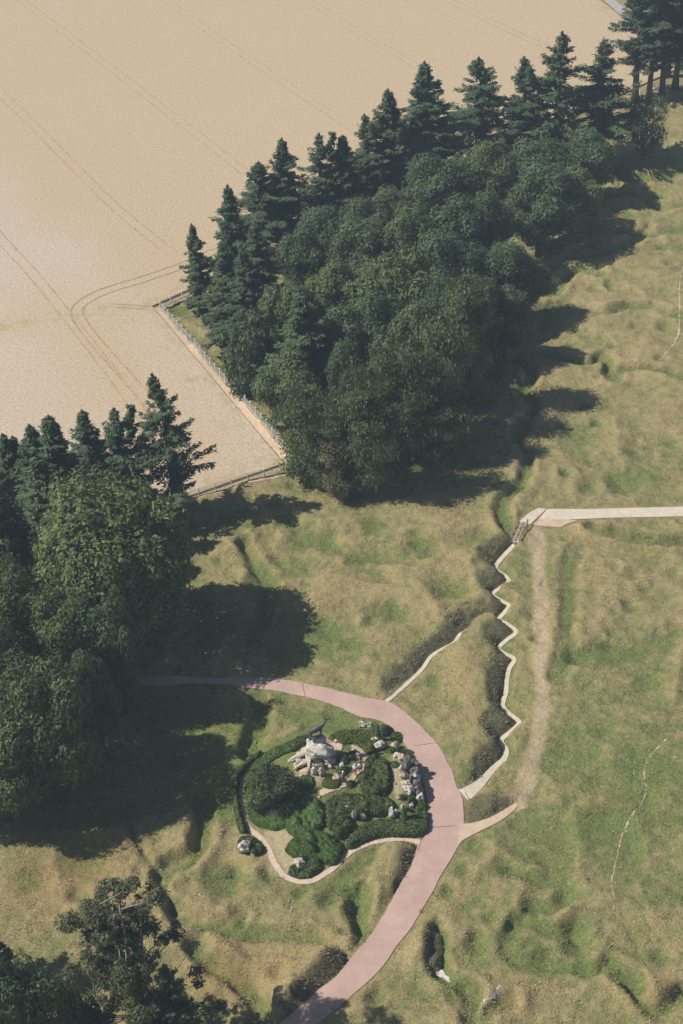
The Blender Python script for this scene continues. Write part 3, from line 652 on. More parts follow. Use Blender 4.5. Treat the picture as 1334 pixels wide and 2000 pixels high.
# ------------------------------------------------------------ fences
def fence(A, B, n, label, H=1.45, dbl=True):
    A = np.array(A); B = np.array(B); L = np.linalg.norm(B - A); ang = atan2(B[1] - A[1], B[0] - A[0])
    z0 = max(gz(*A), 0); root = empty('wire_fence', (A[0], A[1], z0), ang); tag(root, label, 'fence', 'wire fences round the wheat field')
    def zl(s): p = A + (B - A) * (s / L); return max(gz(*p), -.1) - z0
    pm = MB(); pm.box((0, 0, H / 2), (.13, .13, H)); pm.box((0, .06, H + .05), (.11, .2, .12), rx=.5)
    pme = pm.mesh('post'); pme.materials.append(M['post'])
    for k in range(n):
        s = L * k / (n - 1); o = link('post', pme, None, root, (s, 0, zl(s)))
    w = MB(); N = n - 1
    for k in range(N):
        s0, s1 = L * k / N, L * (k + 1) / N; a, b = zl(s0), zl(s1)
        for h in (.08, .3, .52, .74, .96, 1.18, 1.36): w.bar((s0, 0, a + h), (s1, 0, b + h), .014, n=3)
        m = max(2, int((s1 - s0) / .28))
        for j in range(m):
            s = s0 + (s1 - s0) * j / m; zz = a + (b - a) * j / m; w.bar((s, 0, zz + .05), (s, 0, zz + 1.36), .011, n=3)
    w.build('wire_mesh', M['wire'], root)
    kb = MB()
    for k in range(N * 2):
        s0, s1 = L * k / N / 2, L * (k + 1) / N / 2; a, b = zl(s0), zl(s1)
        kb.box(((s0 + s1) / 2, 0, (a + b) / 2 + .05), (s1 - s0 + .01, .12, .22), ry=-atan2(b - a, s1 - s0))
    kb.build('base_board', M['kerb'], root)
    return root
cor = at(313, 601)[:2]
fence(cor, at(566, 893)[:2], 27, 'pale posted wire fence running diagonally down the left edge of the dark wood')
fence(cor, at(420, 553)[:2], 6, 'short wire fence going up right from the fence corner behind the spruces')
fence(at(225, 1014)[:2], at(580, 919)[:2], 12, 'wire fence at the foot of the field below the wedge of wheat')
fence(at(1178, 228)[:2], at(1290, 172)[:2], 9, 'far wire fence glimpsed between the tall conifers at upper right')
a, b = cor, at(566, 893)[:2]; margin(a, b, -.75, 1.15)
margin(at(225, 1014)[:2], at(580, 919)[:2], -.45, .5); margin(cor, at(420, 553)[:2], -.5, .5)
margin(at(1178, 228)[:2], at(1290, 172)[:2], -.7, .7)

# ------------------------------------------------------------ footbridge
A = at(1005, 1062, -.4); B = at(1022, 1025); A[2] = hb(*A[:2]) - .35; B[2] = hb(*B[:2]) + .06
Lb = float(np.linalg.norm(B - A)); root = empty('footbridge', A, atan2(B[1] - A[1], B[0] - A[0]))
root.rotation_euler = (0, -math.asin((B[2] - A[2]) / Lb), atan2(B[1] - A[1], B[0] - A[0]))
tag(root, 'small wooden footbridge with criss-cross timber railings at the head of the zigzag trench', 'footbridge')
W = 1.15
m = MB()
for s in (-.42, .42): m.box((Lb / 2, s, -.1), (Lb, .12, .16))
m.build('beam', M['wood'], root)
n = int(Lb / .2)
m = MB()
for k in range(n): m.box((.1 + k * Lb / n, 0, 0), (.17, W, .045), rz=random.uniform(-.01, .01))
m.build('deck', M['plank'], root)
for s in (-1, 1):
    rail = MB(); y = s * (W / 2 + .03)
    rail.box((Lb / 2, y, .95), (Lb, .07, .09)); rail.box((Lb / 2, y, .12), (Lb, .06, .08))
    ro = rail.build('railing', M['wood'], root)
    for k in range(4):
        x = .06 + (Lb - .12) * k / 3; q = MB(); q.box((x, y + s * .05, .47), (.09, .09, 1.15)); q.build('post', M['wood'], ro)
        if k < 3:
            x2 = .06 + (Lb - .12) * (k + 1) / 3; q = MB(); q.bar((x, y, .14), (x2, y, .93), .035, n=4); q.bar((x, y + .02, .93), (x2, y + .02, .14), .035, n=4); q.build('cross_brace', M['wood'], ro)
# a thin pale marker stake beside the bridge
p = G(996, 1060); m = MB(); m.box((0, 0, .45), (.06, .06, .9)); m.box((0, 0, .93), (.1, .1, .06)); o = m.build('marker_stake', M['post']); o.location = p
tag(o, 'thin pale stake standing at the left side of the wooden footbridge', 'stake')

# picket irons along the red road
for i, (a, b, lab) in enumerate(((791,1714,'little dark iron picket at the left kerb of the red road below the garden'),(820,1782,'little dark iron picket at the right kerb of the red road'),(711,1841,'little dark iron picket where the shallow trench meets the road on its left'),(651,1974,'lowest little iron picket on the right of the red road'))):
    p = G(a, b); m = MB(); m.bar((0, 0, 0), (0, 0, .42), .035); m.bar((0, 0, .42), (.12, 0, .5), .03); m.bar((.12, 0, .5), (.12, 0, .38), .03)
    o = m.build('iron_picket', M['rust']); o.location = p; tag(o, lab, 'picket', 'iron pickets along the red road')
#@@TREES@@
# ------------------------------------------------------------ foliage builders
def rhombs(C, U, V_, tint):
    """one rhombic leaf spray per row: centre C, half axes U (long) and V_"""
    n = len(C); V = np.empty((n, 4, 3), np.float32)
    V[:, 0] = C - U; V[:, 1] = C + V_; V[:, 2] = C + U; V[:, 3] = C - V_
    return V.reshape(-1, 3), np.arange(n * 4).reshape(n, 4), np.repeat(tint, 4)
def unit(v): return v / (np.linalg.norm(v, axis=-1, keepdims=True) + 1e-9)
def spray(C, N, size, asp, R, up=0., jit=.6):
    """sprays facing roughly N, long axis pulled towards up (+) or down (-)"""
    n = len(C); N = unit(N + R.normal(0, jit * .6, (n, 3)))
    a = R.normal(0, 1, (n, 3)); a[:, 2] += up * 2.5
    U = unit(a - (a * N).sum(1, keepdims=True) * N); W = np.cross(N, U)
    s = (size * R.uniform(.6, 1.35, n))[:, None]
    return U * s, W * s * asp
def leafmesh(name, parts):
    Vs, Fs, Ts = [], [], []; k = 0
    for C, U, W, t in parts:
        V, F, T = rhombs(C, U, W, t); Vs.append(V); Fs.append(F + k); Ts.append(T); k += len(V)
    return mesh_np(name, np.vstack(Vs), np.vstack(Fs), False, dict(tint=np.concatenate(Ts)))
def lobed(R, lobes, dens, size, asp, up, shade=None, inner=.3):
    parts = []
    for (c, r) in lobes:
        c = np.array(c); r = np.array(r); n = int(dens * (r[0] * r[1] + 2 * r[0] * r[2]) * 4)
        d = unit(R.normal(0, 1, (n, 3))); rad = np.where(R.random(n) < inner, R.uniform(.45, .85, n), R.uniform(.86, 1.08, n))
        nz = 1 + .16 * np.sin(d[:, 0] * 7 + c[0] * 3) * np.sin(d[:, 1] * 6 + c[1]) + .12 * np.sin(d[:, 2] * 9 + c[2])
        p = c + d * r * (rad * nz)[:, None]
        k = np.ones(n, bool)
        for (c2, r2) in lobes:
            if c2 is c or np.allclose(c2, c): continue
            k &= (((p - np.array(c2)) / np.array(r2)) ** 2).sum(1) > .62
        p = p[k]; d = d[k]; N = unit(d / r + np.array([0, 0, .25]) / r.mean())
        U, W = spray(p, N, size, asp, R, up)
        t = np.clip(R.normal(.5, .22, len(p)) + R.normal(0, .10), 0, 1)
        parts.append((p, U, W, t))
    return parts
def trunk_mesh(R, H, r, lean=.02, limbs=0, hl=.5, spread=2.):
    m = MB(); n = 9; a = R.uniform(0, 6.28)
    pts = [(cos(a) * lean * H * (i / n) ** 2, sin(a) * lean * H * (i / n) ** 2, -.4 + (H + .4) * i / n) for i in range(n + 1)]
    rad = [r * (1.35 if i == 0 else 1) * (1 - .93 * i / n) + .02 for i in range(n + 1)]
    m.tube(pts, rad, 8)
    for k in range(limbs):
        z = H * (hl + (.9 - hl) * k / max(1, limbs)); b = R.uniform(0, 6.28); L = spread * R.uniform(.7, 1.2)
        p0 = (0, 0, z); m.tube([p0, (cos(b) * L * .5, sin(b) * L * .5, z + L * .35), (cos(b) * L, sin(b) * L, z + L * .9)], [r * .38, r * .22, .04], 5)
    return m.mesh('trunk', True)
def crown_broad(seed, H=16., R_=5.2, dens=25, size=.25, up=.6, n=24, base=.22, asp=.42, pointy=0.):
    R = np.random.default_rng(seed); lobes = []
    zc = H * (base + 1) / 2; hz = H * (1 - base) / 2
    for i in range(n):
        d = unit(R.normal(0, 1, 3)); d[2] = d[2] * .9 + .08
        f = R.uniform(.45, .76); q = R.uniform(.24, .42) * R_
        sx = 1 - pointy * max(0, d[2])
        lobes.append((np.array([d[0] * R_ * f * sx, d[1] * R_ * f * sx, zc + d[2] * (hz * f + hz * .1)]), np.array([q, q * R.uniform(.85, 1.1), q * R.uniform(.9, 1.35)])))
    lobes.append((np.array([0, 0, zc]), np.array([R_ * .62, R_ * .62, hz * .72])))
    return leafmesh('crown', lobed(R, lobes, dens, size, asp, up))
def crown_spruce(seed, H=24., Rm=3.6, z0=.13, step=.55, dens=1.15, curve=1., droop=.16, size=.33, gaps=.18, two=False):
    R = np.random.default_rng(seed); C, U, W, T = [], [], [], []; z = H * z0
    tops = [(0, 0, H)] + ([(1.4, .3, H * .94)] if two else [])
    while z < H * .985:
        t = z / H; nb = R.integers(5, 8); prof = ((1 - t) / (1 - z0)) ** curve
        if t < z0 + .22: prof *= .62 + (t - z0) / .22 * .38
        lay = R.uniform(.72, 1.18)
        for b in range(nb):
            if R.random() < gaps * (1 if t < .8 else .3): continue
            a = R.uniform(0, 2 * pi); L = max(.3, Rm * prof * lay * (R.uniform(.6, 1.1) if R.random() < .8 else R.uniform(1.15, 1.5))); k = int((9 + L * 24) * dens)
            s = R.uniform(.08, 1, k) ** .8; up0 = .5 - .9 * (1 - t) if t > .75 else -droop * 2.2
            lat = R.normal(0, 1, k) * (.10 + .17 * L * (1 - s * .72) * .5)
            zz = z + L * (up0 * s + (.24 + droop) * s ** 2.4) + .10 * R.normal(0, 1, k)
            ca, sa = cos(a), sin(a); x = L * s; off = tops[1][0:2] if (two and b % 2 and t > .6) else (0, 0)
            C.append(np.stack([off[0] + ca * x - sa * lat, off[1] + sa * x + ca * lat, zz - np.abs(lat) * .35], 1))
            sg = np.sign(lat) * R.uniform(.2, 1.1, k); dx = np.stack([ca * np.cos(sg) - sa * np.sin(sg), sa * np.cos(sg) + ca * np.sin(sg), R.normal(-.28, .25, k)], 1)
            u = unit(dx); N = unit(np.stack([R.normal(0, .45, k), R.normal(0, .45, k), np.ones(k)], 1)); w = unit(np.cross(N, u))
            q = (size * R.uniform(.55, 1.15, k) * (1 - .35 * t))[:, None]
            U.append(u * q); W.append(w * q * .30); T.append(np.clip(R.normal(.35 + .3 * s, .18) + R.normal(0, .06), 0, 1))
            # hanging curtain below the branch
            k2 = k // 2; s2 = R.uniform(.15, .95, k2); z2 = z + L * (up0 * s2 + (.24 + droop) * s2 ** 2.4) - R.uniform(.1, .45, k2)
            C.append(np.stack([off[0] + ca * L * s2 + R.normal(0, .12, k2), off[1] + sa * L * s2 + R.normal(0, .12, k2), z2], 1))
            u = unit(np.stack([ca * .35 + R.normal(0, .25, k2), sa * .35 + R.normal(0, .25, k2), -np.ones(k2)], 1)); w = unit(np.cross(u, unit(R.normal(0, 1, (k2, 3)))))
            q = (size * .8 * R.uniform(.5, 1.1, k2))[:, None]; U.append(u * q); W.append(w * q * .34); T.append(np.clip(R.normal(.3, .15, k2), 0, 1))
        z += step * R.uniform(.75, 1.3) * (1 - .35 * t)
    for tx, ty, tz in tops:   # leader
        k = 46; s = R.random(k); C.append(np.stack([tx + R.normal(0, 1, k) * .22 * s, ty + R.normal(0, 1, k) * .22 * s, tz - 2.6 * s + .5], 1))
        u = unit(np.stack([R.normal(0, .45, k), R.normal(0, .45, k), np.ones(k)], 1)); w = unit(np.cross(u, R.normal(0, 1, (k, 3)))); q = (.34 * R.uniform(.6, 1.1, k))[:, None]
        U.append(u * q); W.append(w * q * .3); T.append(R.uniform(.2, .8, k))
    return leafmesh('crown', [(np.vstack(C), np.vstack(U), np.vstack(W), np.concatenate(T))])
def crown_birch(seed, H=14., R_=2.9, dens=9):
    R = np.random.default_rng(seed); C, U, W, T = [], [], [], []
    for i in range(62):
        t = R.uniform(.16, 1) ; rr = R_ * (1 - abs(t - .45) * 1.25) * R.uniform(.35, 1.); a = R.uniform(0, 6.28)
        c = np.array([cos(a) * rr, sin(a) * rr, H * t]); L = R.uniform(.9, 2.2); n = int(dens * L * 27)
        s = R.random(n); wd = .62 * (1 - .55 * s) * (.5 + R_ / 5)
        p = c + np.stack([R.normal(0, 1, n) * wd + cos(a) * .4 * (1 - s), R.normal(0, 1, n) * wd + sin(a) * .4 * (1 - s), -L * s + .5], 1)
        u = unit(np.stack([R.normal(0, .35, n), R.normal(0, .35, n), -np.ones(n)], 1)); w = unit(np.cross(u, np.stack([cos(a) + R.normal(0, .45, n), sin(a) + R.normal(0, .45, n), R.normal(.5, .4, n)], 1))); q = (.165 * R.uniform(.6, 1.3, n))[:, None]
        C.append(p); U.append(u * q); W.append(w * q * .5); T.append(np.clip(R.normal(.5, .2, n) + R.normal(0, .1), 0, 1))
    k = 500; s = R.random(k); C.append(np.stack([R.normal(0, .14, k) + 0, R.normal(0, .14, k), H * (.8 + .26 * s)], 1)); u = unit(R.normal(0, 1, (k, 3)) + [0, 0, 1]); w = unit(np.cross(u, R.normal(0, 1, (k, 3))))
    U.append(u * .22); W.append(w * .1); T.append(R.uniform(.3, .8, k))
    return leafmesh('crown', [(np.vstack(C), np.vstack(U), np.vstack(W), np.concatenate(T))])
def crown_pads(seed, pads, size=.24, dens=55):
    R = np.random.default_rng(seed); parts = []
    for c, r in pads:
        n = int(dens * r[0] * r[1] * 2.2 * 2); d = unit(R.normal(0, 1, (n, 3))); p = np.array(c) + d * np.array(r) * (R.random(n) ** .45)[:, None]
        U, W = spray(p, d + [0, 0, .5], size, .3, R, .25, .9); parts.append((p, U, W, np.clip(R.normal(.45, .2, n), 0, 1)))
    return leafmesh('crown', parts)
def crown_yew(seed, H, R_, dens=34, size=.22, shape=1.):
    R = np.random.default_rng(seed); lobes = []
    for i in range(16):
        t = R.uniform(.1, .93); rr = R_ * math.sqrt(max(0, 1 - (abs(t - .38) / .66) ** 2)) * .6; a = R.uniform(0, 6.28)
        lobes.append((np.array([cos(a) * rr, sin(a) * rr, H * t]), np.array([R_ * .42, R_ * .42, min(R_ * .6, H * .17)])))
    lobes.append((np.array([0, 0, H * .44]), np.array([R_ * .72, R_ * .72, H * .46])))
    return leafmesh('crown', lobed(R, lobes, dens, size, .4, 1.2 * shape))

PRO = {}
def proto(key, H, R_, crown, trunk, cm, tm): crown.materials.append(M[cm]); trunk.materials.append(M[tm]); PRO[key] = (H, R_, crown, trunk)
def T_(s, H, r, **k): return trunk_mesh(np.random.default_rng(s), H, r, **k)
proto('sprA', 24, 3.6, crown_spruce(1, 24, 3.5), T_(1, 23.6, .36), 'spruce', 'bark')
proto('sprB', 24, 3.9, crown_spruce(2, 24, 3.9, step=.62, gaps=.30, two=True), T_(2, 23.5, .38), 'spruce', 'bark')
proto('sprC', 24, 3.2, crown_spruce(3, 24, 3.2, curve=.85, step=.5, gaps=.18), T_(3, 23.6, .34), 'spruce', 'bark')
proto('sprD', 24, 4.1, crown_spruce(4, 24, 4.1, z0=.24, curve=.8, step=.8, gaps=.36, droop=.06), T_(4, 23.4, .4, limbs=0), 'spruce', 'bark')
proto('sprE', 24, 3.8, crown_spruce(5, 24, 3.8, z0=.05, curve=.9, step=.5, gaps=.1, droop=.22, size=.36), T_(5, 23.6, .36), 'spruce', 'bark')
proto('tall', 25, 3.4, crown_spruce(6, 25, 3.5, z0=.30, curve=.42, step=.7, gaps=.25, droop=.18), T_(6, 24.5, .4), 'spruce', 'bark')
proto('brA', 16, 5.2, crown_broad(11), T_(11, 12, .35, limbs=5), 'broad', 'bark')
proto('brB', 16, 5.2, crown_broad(12, n=28, up=.9), T_(12, 12, .35, limbs=5), 'broad2', 'bark')
proto('brC', 16, 5.0, crown_broad(13, n=20, pointy=.35, up=1.), T_(13, 12, .33, limbs=5), 'broad', 'bark')
proto('brD', 16, 5.4, crown_broad(14, n=30, base=.1, size=.24, dens=26), T_(14, 12, .35, limbs=5), 'broad2', 'bark')
proto('chs', 17, 8.2, crown_broad(15, 17, 8.2, dens=22, size=.26, n=60, up=-.2, asp=.55, base=.12), T_(15, 11, .5, limbs=6, spread=4), 'chestnut', 'bark')
proto('big', 18, 7.5, crown_broad(16, 18, 7.5, dens=19, size=.27, n=44, up=-.6, base=.06), T_(16, 12, .5, limbs=6, spread=4), 'broad', 'bark')
proto('biA', 14, 2.9, crown_birch(21), T_(21, 13.5, .17, limbs=3, spread=1.2), 'birch', 'birchbark')
proto('biB', 14, 3.3, crown_birch(22, 14, 3.3), T_(22, 13.5, .17, limbs=4, spread=1.4), 'birch', 'birchbark')
proto('yew', 14, 3., crown_yew(31, 14, 3.), T_(31, 10, .3), 'yew', 'bark')
proto('rnd', 9, 3.4, crown_yew(32, 9, 3.4, 26, .26), T_(32, 7, .25), 'yew', 'bark')
proto('bsh', 6, 3., crown_broad(33, 6, 3., dens=30, size=.2, n=18, base=.02, up=.8), T_(33, 4, .14, limbs=4, hl=.2, spread=1.2), 'broad2', 'bark')
proto('lar', 12, 3.4, crown_spruce(34, 12, 3.4, z0=.04, step=.4, gaps=.05, size=.32, dens=1.3), T_(34, 11.5, .2), 'larch', 'bark')
proto('dead', 9, 1.9, crown_birch(35, 9, 1.9, 5), T_(35, 8.5, .12, limbs=3), 'dead', 'bark')
proto('wil', 9, 3.6, crown_broad(36, 9, 3.6, dens=22, size=.24, n=22, base=.08, up=1.3, asp=.28), T_(36, 7, .2, limbs=5, hl=.25, spread=1.5), 'broad2', 'bark')

def tree(name, key, bx, by, ty, wpx, label, cat='tree', group=None):
    """base pixel, top pixel row, crown width in pixels -> a tree standing there"""
    g = G(bx, by); lo, hi = 0.5, 60.
    for _ in range(30):
        mid = (lo + hi) / 2
        if proj(g + [0, 0, mid])[1] > ty: lo = mid
        else: hi = mid
    if key[0] in 'bcw': lo *= 1.07
    H, R_, cr, tr = PRO[key]; k = 1 / np.linalg.norm(AX * 0 + (at(bx + 1, by) - at(bx, by)))
    root = empty(name, g, random.uniform(0, 6.28)); tag(root, label, cat, group)
    root.rotation_euler[0] = random.uniform(-.035, .035); root.rotation_euler[1] = random.uniform(-.035, .035); wpx *= random.uniform(.88, 1.15)
    w = wpx / k / 2 / R_ * {'s': 1.62, 't': 1.45}.get(key[0], 1.06); root.scale = (w, w, lo / H)
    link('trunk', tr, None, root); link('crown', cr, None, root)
    return root
ORD = ['first','second','third','fourth','fifth','sixth','seventh','eighth','ninth','tenth','eleventh','twelfth','thirteenth']
def row(name, fmt, group, L, cat='tree'):
    for i, t in enumerate(L): tree(name, *t, fmt.replace('#', ORD[i]), cat, group)

row('spruce_tree', "dark spruce against the wheat, # from left along the big wood's upper edge", 'spruces along the upper edge of the big wood', [
 ('sprC',404,632,438,62),('sprC',468,600,370,90),('sprD',515,510,318,112),('sprC',566,500,274,92),('sprB',634,470,266,96),('sprC',676,450,268,84),('sprB',722,410,228,90),
 ('sprE',768,400,180,118),('sprE',832,368,128,118),('sprD',935,320,113,108),('sprB',1016,322,113,112),('sprD',1086,330,66,118),('sprD',1168,312,80,116)])
row('spruce_tree', "spruce of the wood's left flank beside the diagonal fence, # from top", 'spruces on the left flank of the big wood', [
 ('sprE',452,670,470,74),('sprE',492,700,490,90),('sprC',520,650,440,90),('sprE',605,800,570,140)])
tree('yew_tree', 'rnd', 492, 756, 622, 98, 'dark rounded pine close to the middle of the diagonal fence', 'tree')
row('spruce_tree', 'tall bare trunked spruce in the upper right corner, # from the left', 'tall spruces in the upper right corner', [
 ('tall',1240,200,-42,72),('tall',1266,203,-60,64),('tall',1292,192,-60,78),('tall',1318,175,-90,84),('tall',1346,195,-70,90),('tall',1228,12,-170,50),('tall',1300,150,-110,90)])
tree('willow_tree', 'wil', 1254, 312, 197, 92, 'lone grey green bushy tree in the upper right below the tall spruces')
R1 = [('brB',715,500,398,120),('brA',780,470,372,130),('brB',845,450,320,130),('brC',905,440,318,120),('brA',965,430,280,130),('brB',1030,425,292,130),('brA',1090,410,284,120),('brB',1140,390,272,110)]
row('broadleaf_tree', 'broadleaf crown in the topmost leafy rank of the big wood, # from left', 'leafy trees of the topmost rank in the big wood', R1)
R2 = [('brB',600,610,462,120),('brD',645,560,425,110),('brD',700,600,452,130),('brA',770,590,430,130),('brC',835,575,418,130),('brB',900,555,405,120),('brA',948,530,372,110),('brD',1050,496,345,150),('brC',1115,450,340,110)]
row('broadleaf_tree', 'broadleaf crown in the second leafy rank of the big wood, # from left', 'leafy trees of the second rank in the big wood', R2)
R3 = [('brC',580,720,560,120),('brA',650,680,520,120),('brA',720,690,525,130),('brC',790,690,508,130),('brB',860,660,478,130),('brB',925,640,498,120),('brD',985,630,492,120),('brA',1025,620,520,100)]
row('broadleaf_tree', 'broadleaf crown in the third leafy rank of the big wood, # from left', 'leafy trees of the third rank in the big wood', R3)
R4 = [('brD',672,780,620,120),('brB',745,770,600,120),('brA',800,780,600,120),('brB',860,740,560,110),('brD',930,720,560,100),('brD',985,700,575,90)]
row('broadleaf_tree', 'broadleaf crown in the fourth leafy rank of the big wood, # from left', 'leafy trees of the fourth rank in the big wood', R4)
R5 = [('brC',570,850,712,118),('brD',690,880,690,100)]
row('broadleaf_tree', 'leafy crown in the lowest dark part of the big wood, # from the left', 'leafy trees low in the big wood', R5)
row('birch_tree', "pale birch with hanging twigs at the wood's lower edge, # from left", 'birches at the lower edge of the big wood', [
 ('biA',600,935,780,92),('biA',632,955,830,70),('biA',662,950,800,78),('biB',735,962,745,112),('biA',705,958,795,70),('biA',757,900,706,76),('biB',806,900,692,90),('biB',866,850,648,104),('biA',905,800,574,84),('biB',850,900,730,90)])
tree('dying_tree', 'dead', 955, 528, 440, 52, 'small brownish thin crowned tree in the gap at the right of the big wood')
tree('dying_tree', 'dead', 662, 975, 870, 50, 'thin brown half dead tree among the birches at the foot of the wood')
# left clump
row('spruce_tree', 'dark spruce of the left clump below the wheat, # from the left', 'spruces of the left clump', [
 ('sprD',-2,1070,868,90),('sprC',40,1020,850,70),('sprC',66,1010,852,60),('sprE',98,1040,832,110),('sprE',135,1050,815,130),('sprC',196,1010,808,86),('sprB',252,1012,798,96)])
tree('spruce_tree', 'sprD', 352, 1014, 733, 96, 'tallest dark spruce at the right end of the left clump with a bare lower trunk')
PRO_T = PRO['sprE']
tree('yew_tree', 'yew', 55, 1220, 950, 100, 'dark narrow yew between the left spruces and the round leafy trees')
tree('spruce_tree', 'sprE', 120, 1130, 900, 130, 'shaded spruce directly behind the round chestnut crown at left')
tree('spruce_tree', 'sprC', 205, 1080, 880, 90, 'shaded spruce just above the chestnut crown at left')
tree('chestnut_tree', 'chs', 238, 1255, 1012, 245, 'huge round sunlit chestnut in the middle of the left clump')
row('broadleaf_tree', 'big leafy tree in the dark left clump near the chestnut, # from top', 'big leafy trees of the left clump', [
 ('brA',30,1250,1062,130),('big',50,1350,1120,190),('big',155,1390,1180,180),('brB',248,1390,1190,120),('big',35,1480,1230,200),('big',115,1560,1320,210),('brB',210,1480,1290,110),('big',20,1600,1400,190),('brA',-40,1400,1150,160),('brD',-60,1600,1450,160)])
# bottom left corner
tree('spruce_tree', 'sprE', -15, 1930, 1755, 80, 'dark spruce cut by the left border near the bottom corner')
row('leafy_tree', 'grey green leafy tree in the bottom left corner, # from the left', 'leafy trees of the bottom left corner', [
 ('bsh',-5,2040,1890,110),('brD',62,2110,1915,130),('wil',130,2090,1905,120),('bsh',190,2070,1950,90)])
tree('larch_tree', 'lar', 300, 2090, 1892, 120, 'pale yellow green feathery tree at the bottom border right of the pine')
tree('spruce_tree', 'sprD', 352, 2110, 1900, 96, 'ragged dark conifer at the bottom border right of the pale feathery tree')
# open grown pine with bare stems
g = G(285, 2045); R = np.random.default_rng(77); lo, hi = .5, 60
for _ in range(30):
    mid = (lo + hi) / 2
    if proj(g + [0, 0, mid])[1] > 1762: lo = mid
    else: hi = mid
Hp = lo; root = empty('pine_tree', g); tag(root, 'tall open pine with several bare grey stems and dark needle pads near the bottom left', 'tree')
kx = ppm(250, 1950); m = MB(); pads = []
stems = [(-1.3, .2, 1.0), (.6, .1, .97), (-.2, -.3, .9), (2.2, .4, .82)]
for sx, sy, hh in stems:
    pts = [(sx * .25 * (1 + 2.4 * t), sy * t, -.4 + (Hp * hh) * t) for t in np.linspace(0, 1, 8)]
    m.tube(pts, [.25 * (1 - .8 * t) + .03 for t in np.linspace(0, 1, 8)], 7)
    for k in range(25):
        t = R.uniform(.22, .99); b = R.uniform(0, 6.28); L = R.uniform(1.4, 6.2) * (1.1 - .5 * t)
        if cos(b) > .3 and t < .75: L *= 1.3
        p0 = np.array([sx * .25 * (1 + 2.4 * t), sy * t, Hp * hh * t]); p1 = p0 + [cos(b) * L * .6, sin(b) * L * .6, L * .05]; p2 = p0 + [cos(b) * L, sin(b) * L, L * .22]
        m.tube([p0, p1, p2], [.07, .05, .02], 5)
        q = R.uniform(.5, 1.15); pads.append((p2, (q * 1.15, q * 1.05, q * .52)))
        if R.random() < .5: pads.append((p1 + [0, 0, .25], (q * .8, q * .8, q * .4)))
m.build('trunk', M['pinebark'], root, True)
link('crown', crown_pads(78, pads, .24, 52), M['pine'], root)
#@@GARDEN@@
# ------------------------------------------------------------ memorial garden: planting
def leafy_patch(name, pts, h, mat, label, cat, up=0., size=.18, dens=75, edge=.5, asp=.4, seed=1, lump=.28, group=None, streak=None, tip=0.):
    """a planted mass over a ground outline: solid leafy body plus sprays over its surface"""
    R = np.random.default_rng(seed); P = np.array([G(a, b, h * .5)[:2] for a, b in pts]); P = spline(np.vstack([P, P[:1]]), 3)[:-1]
    lo = P.min(0); hi = P.max(0); c = P.mean(0); cz = gz(*c)
    root = empty(name, (c[0], c[1], cz)); tag(root, label, cat, group)
    def top(x, y):
        d, _ = dpoly(x, y, P, closed=True); i = inpoly(x, y, P); d = np.where(i, d, 0)
        return gzv(x, y) + h * np.sqrt(np.clip(1 - (1 - np.clip(d / edge, 0, 1)) ** 2, 0, 1)) * (1 + lump * vnoise(x, y, .8, seed) + lump * .7 * vnoise(x, y, .35, seed + 1)), i
    st = .13; X, Y = np.meshgrid(np.arange(lo[0], hi[0] + st, st), np.arange(lo[1], hi[1] + st, st)); Zt, I = top(X, Y)
    V = np.stack([X - c[0], Y - c[1], np.where(I, Zt - .05, gzv(X, Y) - .15) - cz], -1).reshape(-1, 3); idn = np.arange(X.size).reshape(X.shape)
    F = np.stack([idn[:-1, :-1], idn[:-1, 1:], idn[1:, 1:], idn[1:, :-1]], -1).reshape(-1, 4)
    keep = I.ravel()[F].any(1); F = F[keep]; used = np.unique(F); mp = np.full(X.size, -1); mp[used] = np.arange(len(used))
    link('core', mesh_np('core', V[used], mp[F], True, dict(tint=np.full(len(used), .15))), M[mat], root)
    A = (hi[0] - lo[0]) * (hi[1] - lo[1]); n = int(A * dens * (1 + h * .8)); x = R.uniform(lo[0], hi[0], n); y = R.uniform(lo[1], hi[1], n); z, i = top(x, y)
    x, y, z = x[i], y[i], z[i]; e = .06; zx = (top(x + e, y)[0] - z) / e; zy = (top(x, y + e)[0] - z) / e
    N = unit(np.stack([-zx, -zy, np.ones(len(x))], 1)); steep = 1 - N[:, 2]
    # extra sprays down the steep sides
    rep = R.random(len(x)) < .9; z = z - np.where(rep, 0, R.random(len(x)) * h)
    C = np.stack([x - c[0], y - c[1], z - cz], 1) + N * R.uniform(-.03, .07, len(x))[:, None]
    U, W = spray(C, N, size, asp, R, up, .8)
    if streak is not None:
        a = R.normal(streak, .35, len(x)); u = unit(np.stack([np.cos(a), np.sin(a), R.normal(.35, .2, len(x))], 1)); U = u * size * R.uniform(.7, 1.5, (len(x), 1)); W = unit(np.cross(N, u)) * size * .3
    # side skirt
    d = resample(np.vstack([P, P[:1]]), max(20, int(np.linalg.norm(np.diff(P, axis=0), axis=1).sum() * dens * .5)))
    zz = R.random(len(d)) ; cc = d + (c - d) * .02
    C2 = np.stack([cc[:, 0] - c[0], cc[:, 1] - c[1], gzv(cc[:, 0], cc[:, 1]) - cz + zz * h * .7], 1); N2 = unit(np.c_[d - c, np.full(len(d), .3)])
    C2 -= N2 * (zz[:, None] ** 2) * .25
    U2, W2 = spray(C2, N2, size, asp, R, up, .8)
    cl = vnoise(x, y, .5, seed + 3) * .2
    link('foliage', leafmesh('foliage', [(C, U, W, np.clip(R.normal(.5, .2, len(x)) + cl, 0, 1)), (C2, U2, W2, np.clip(R.normal(.4, .2, len(d)), 0, 1))]), M[mat], root)
    return root
JU = 'juniper bush'
leafy_patch('juniper_bush', [(481,1575),(500,1562),(530,1562),(560,1566),(566,1590),(556,1612),(535,1618),(512,1612),(492,1602)], .9, 'juniper', 'bright green feathery juniper spreading beside the left bend of the garden path', JU, size=.2, seed=41, streak=2.5, lump=.35, edge=1.)
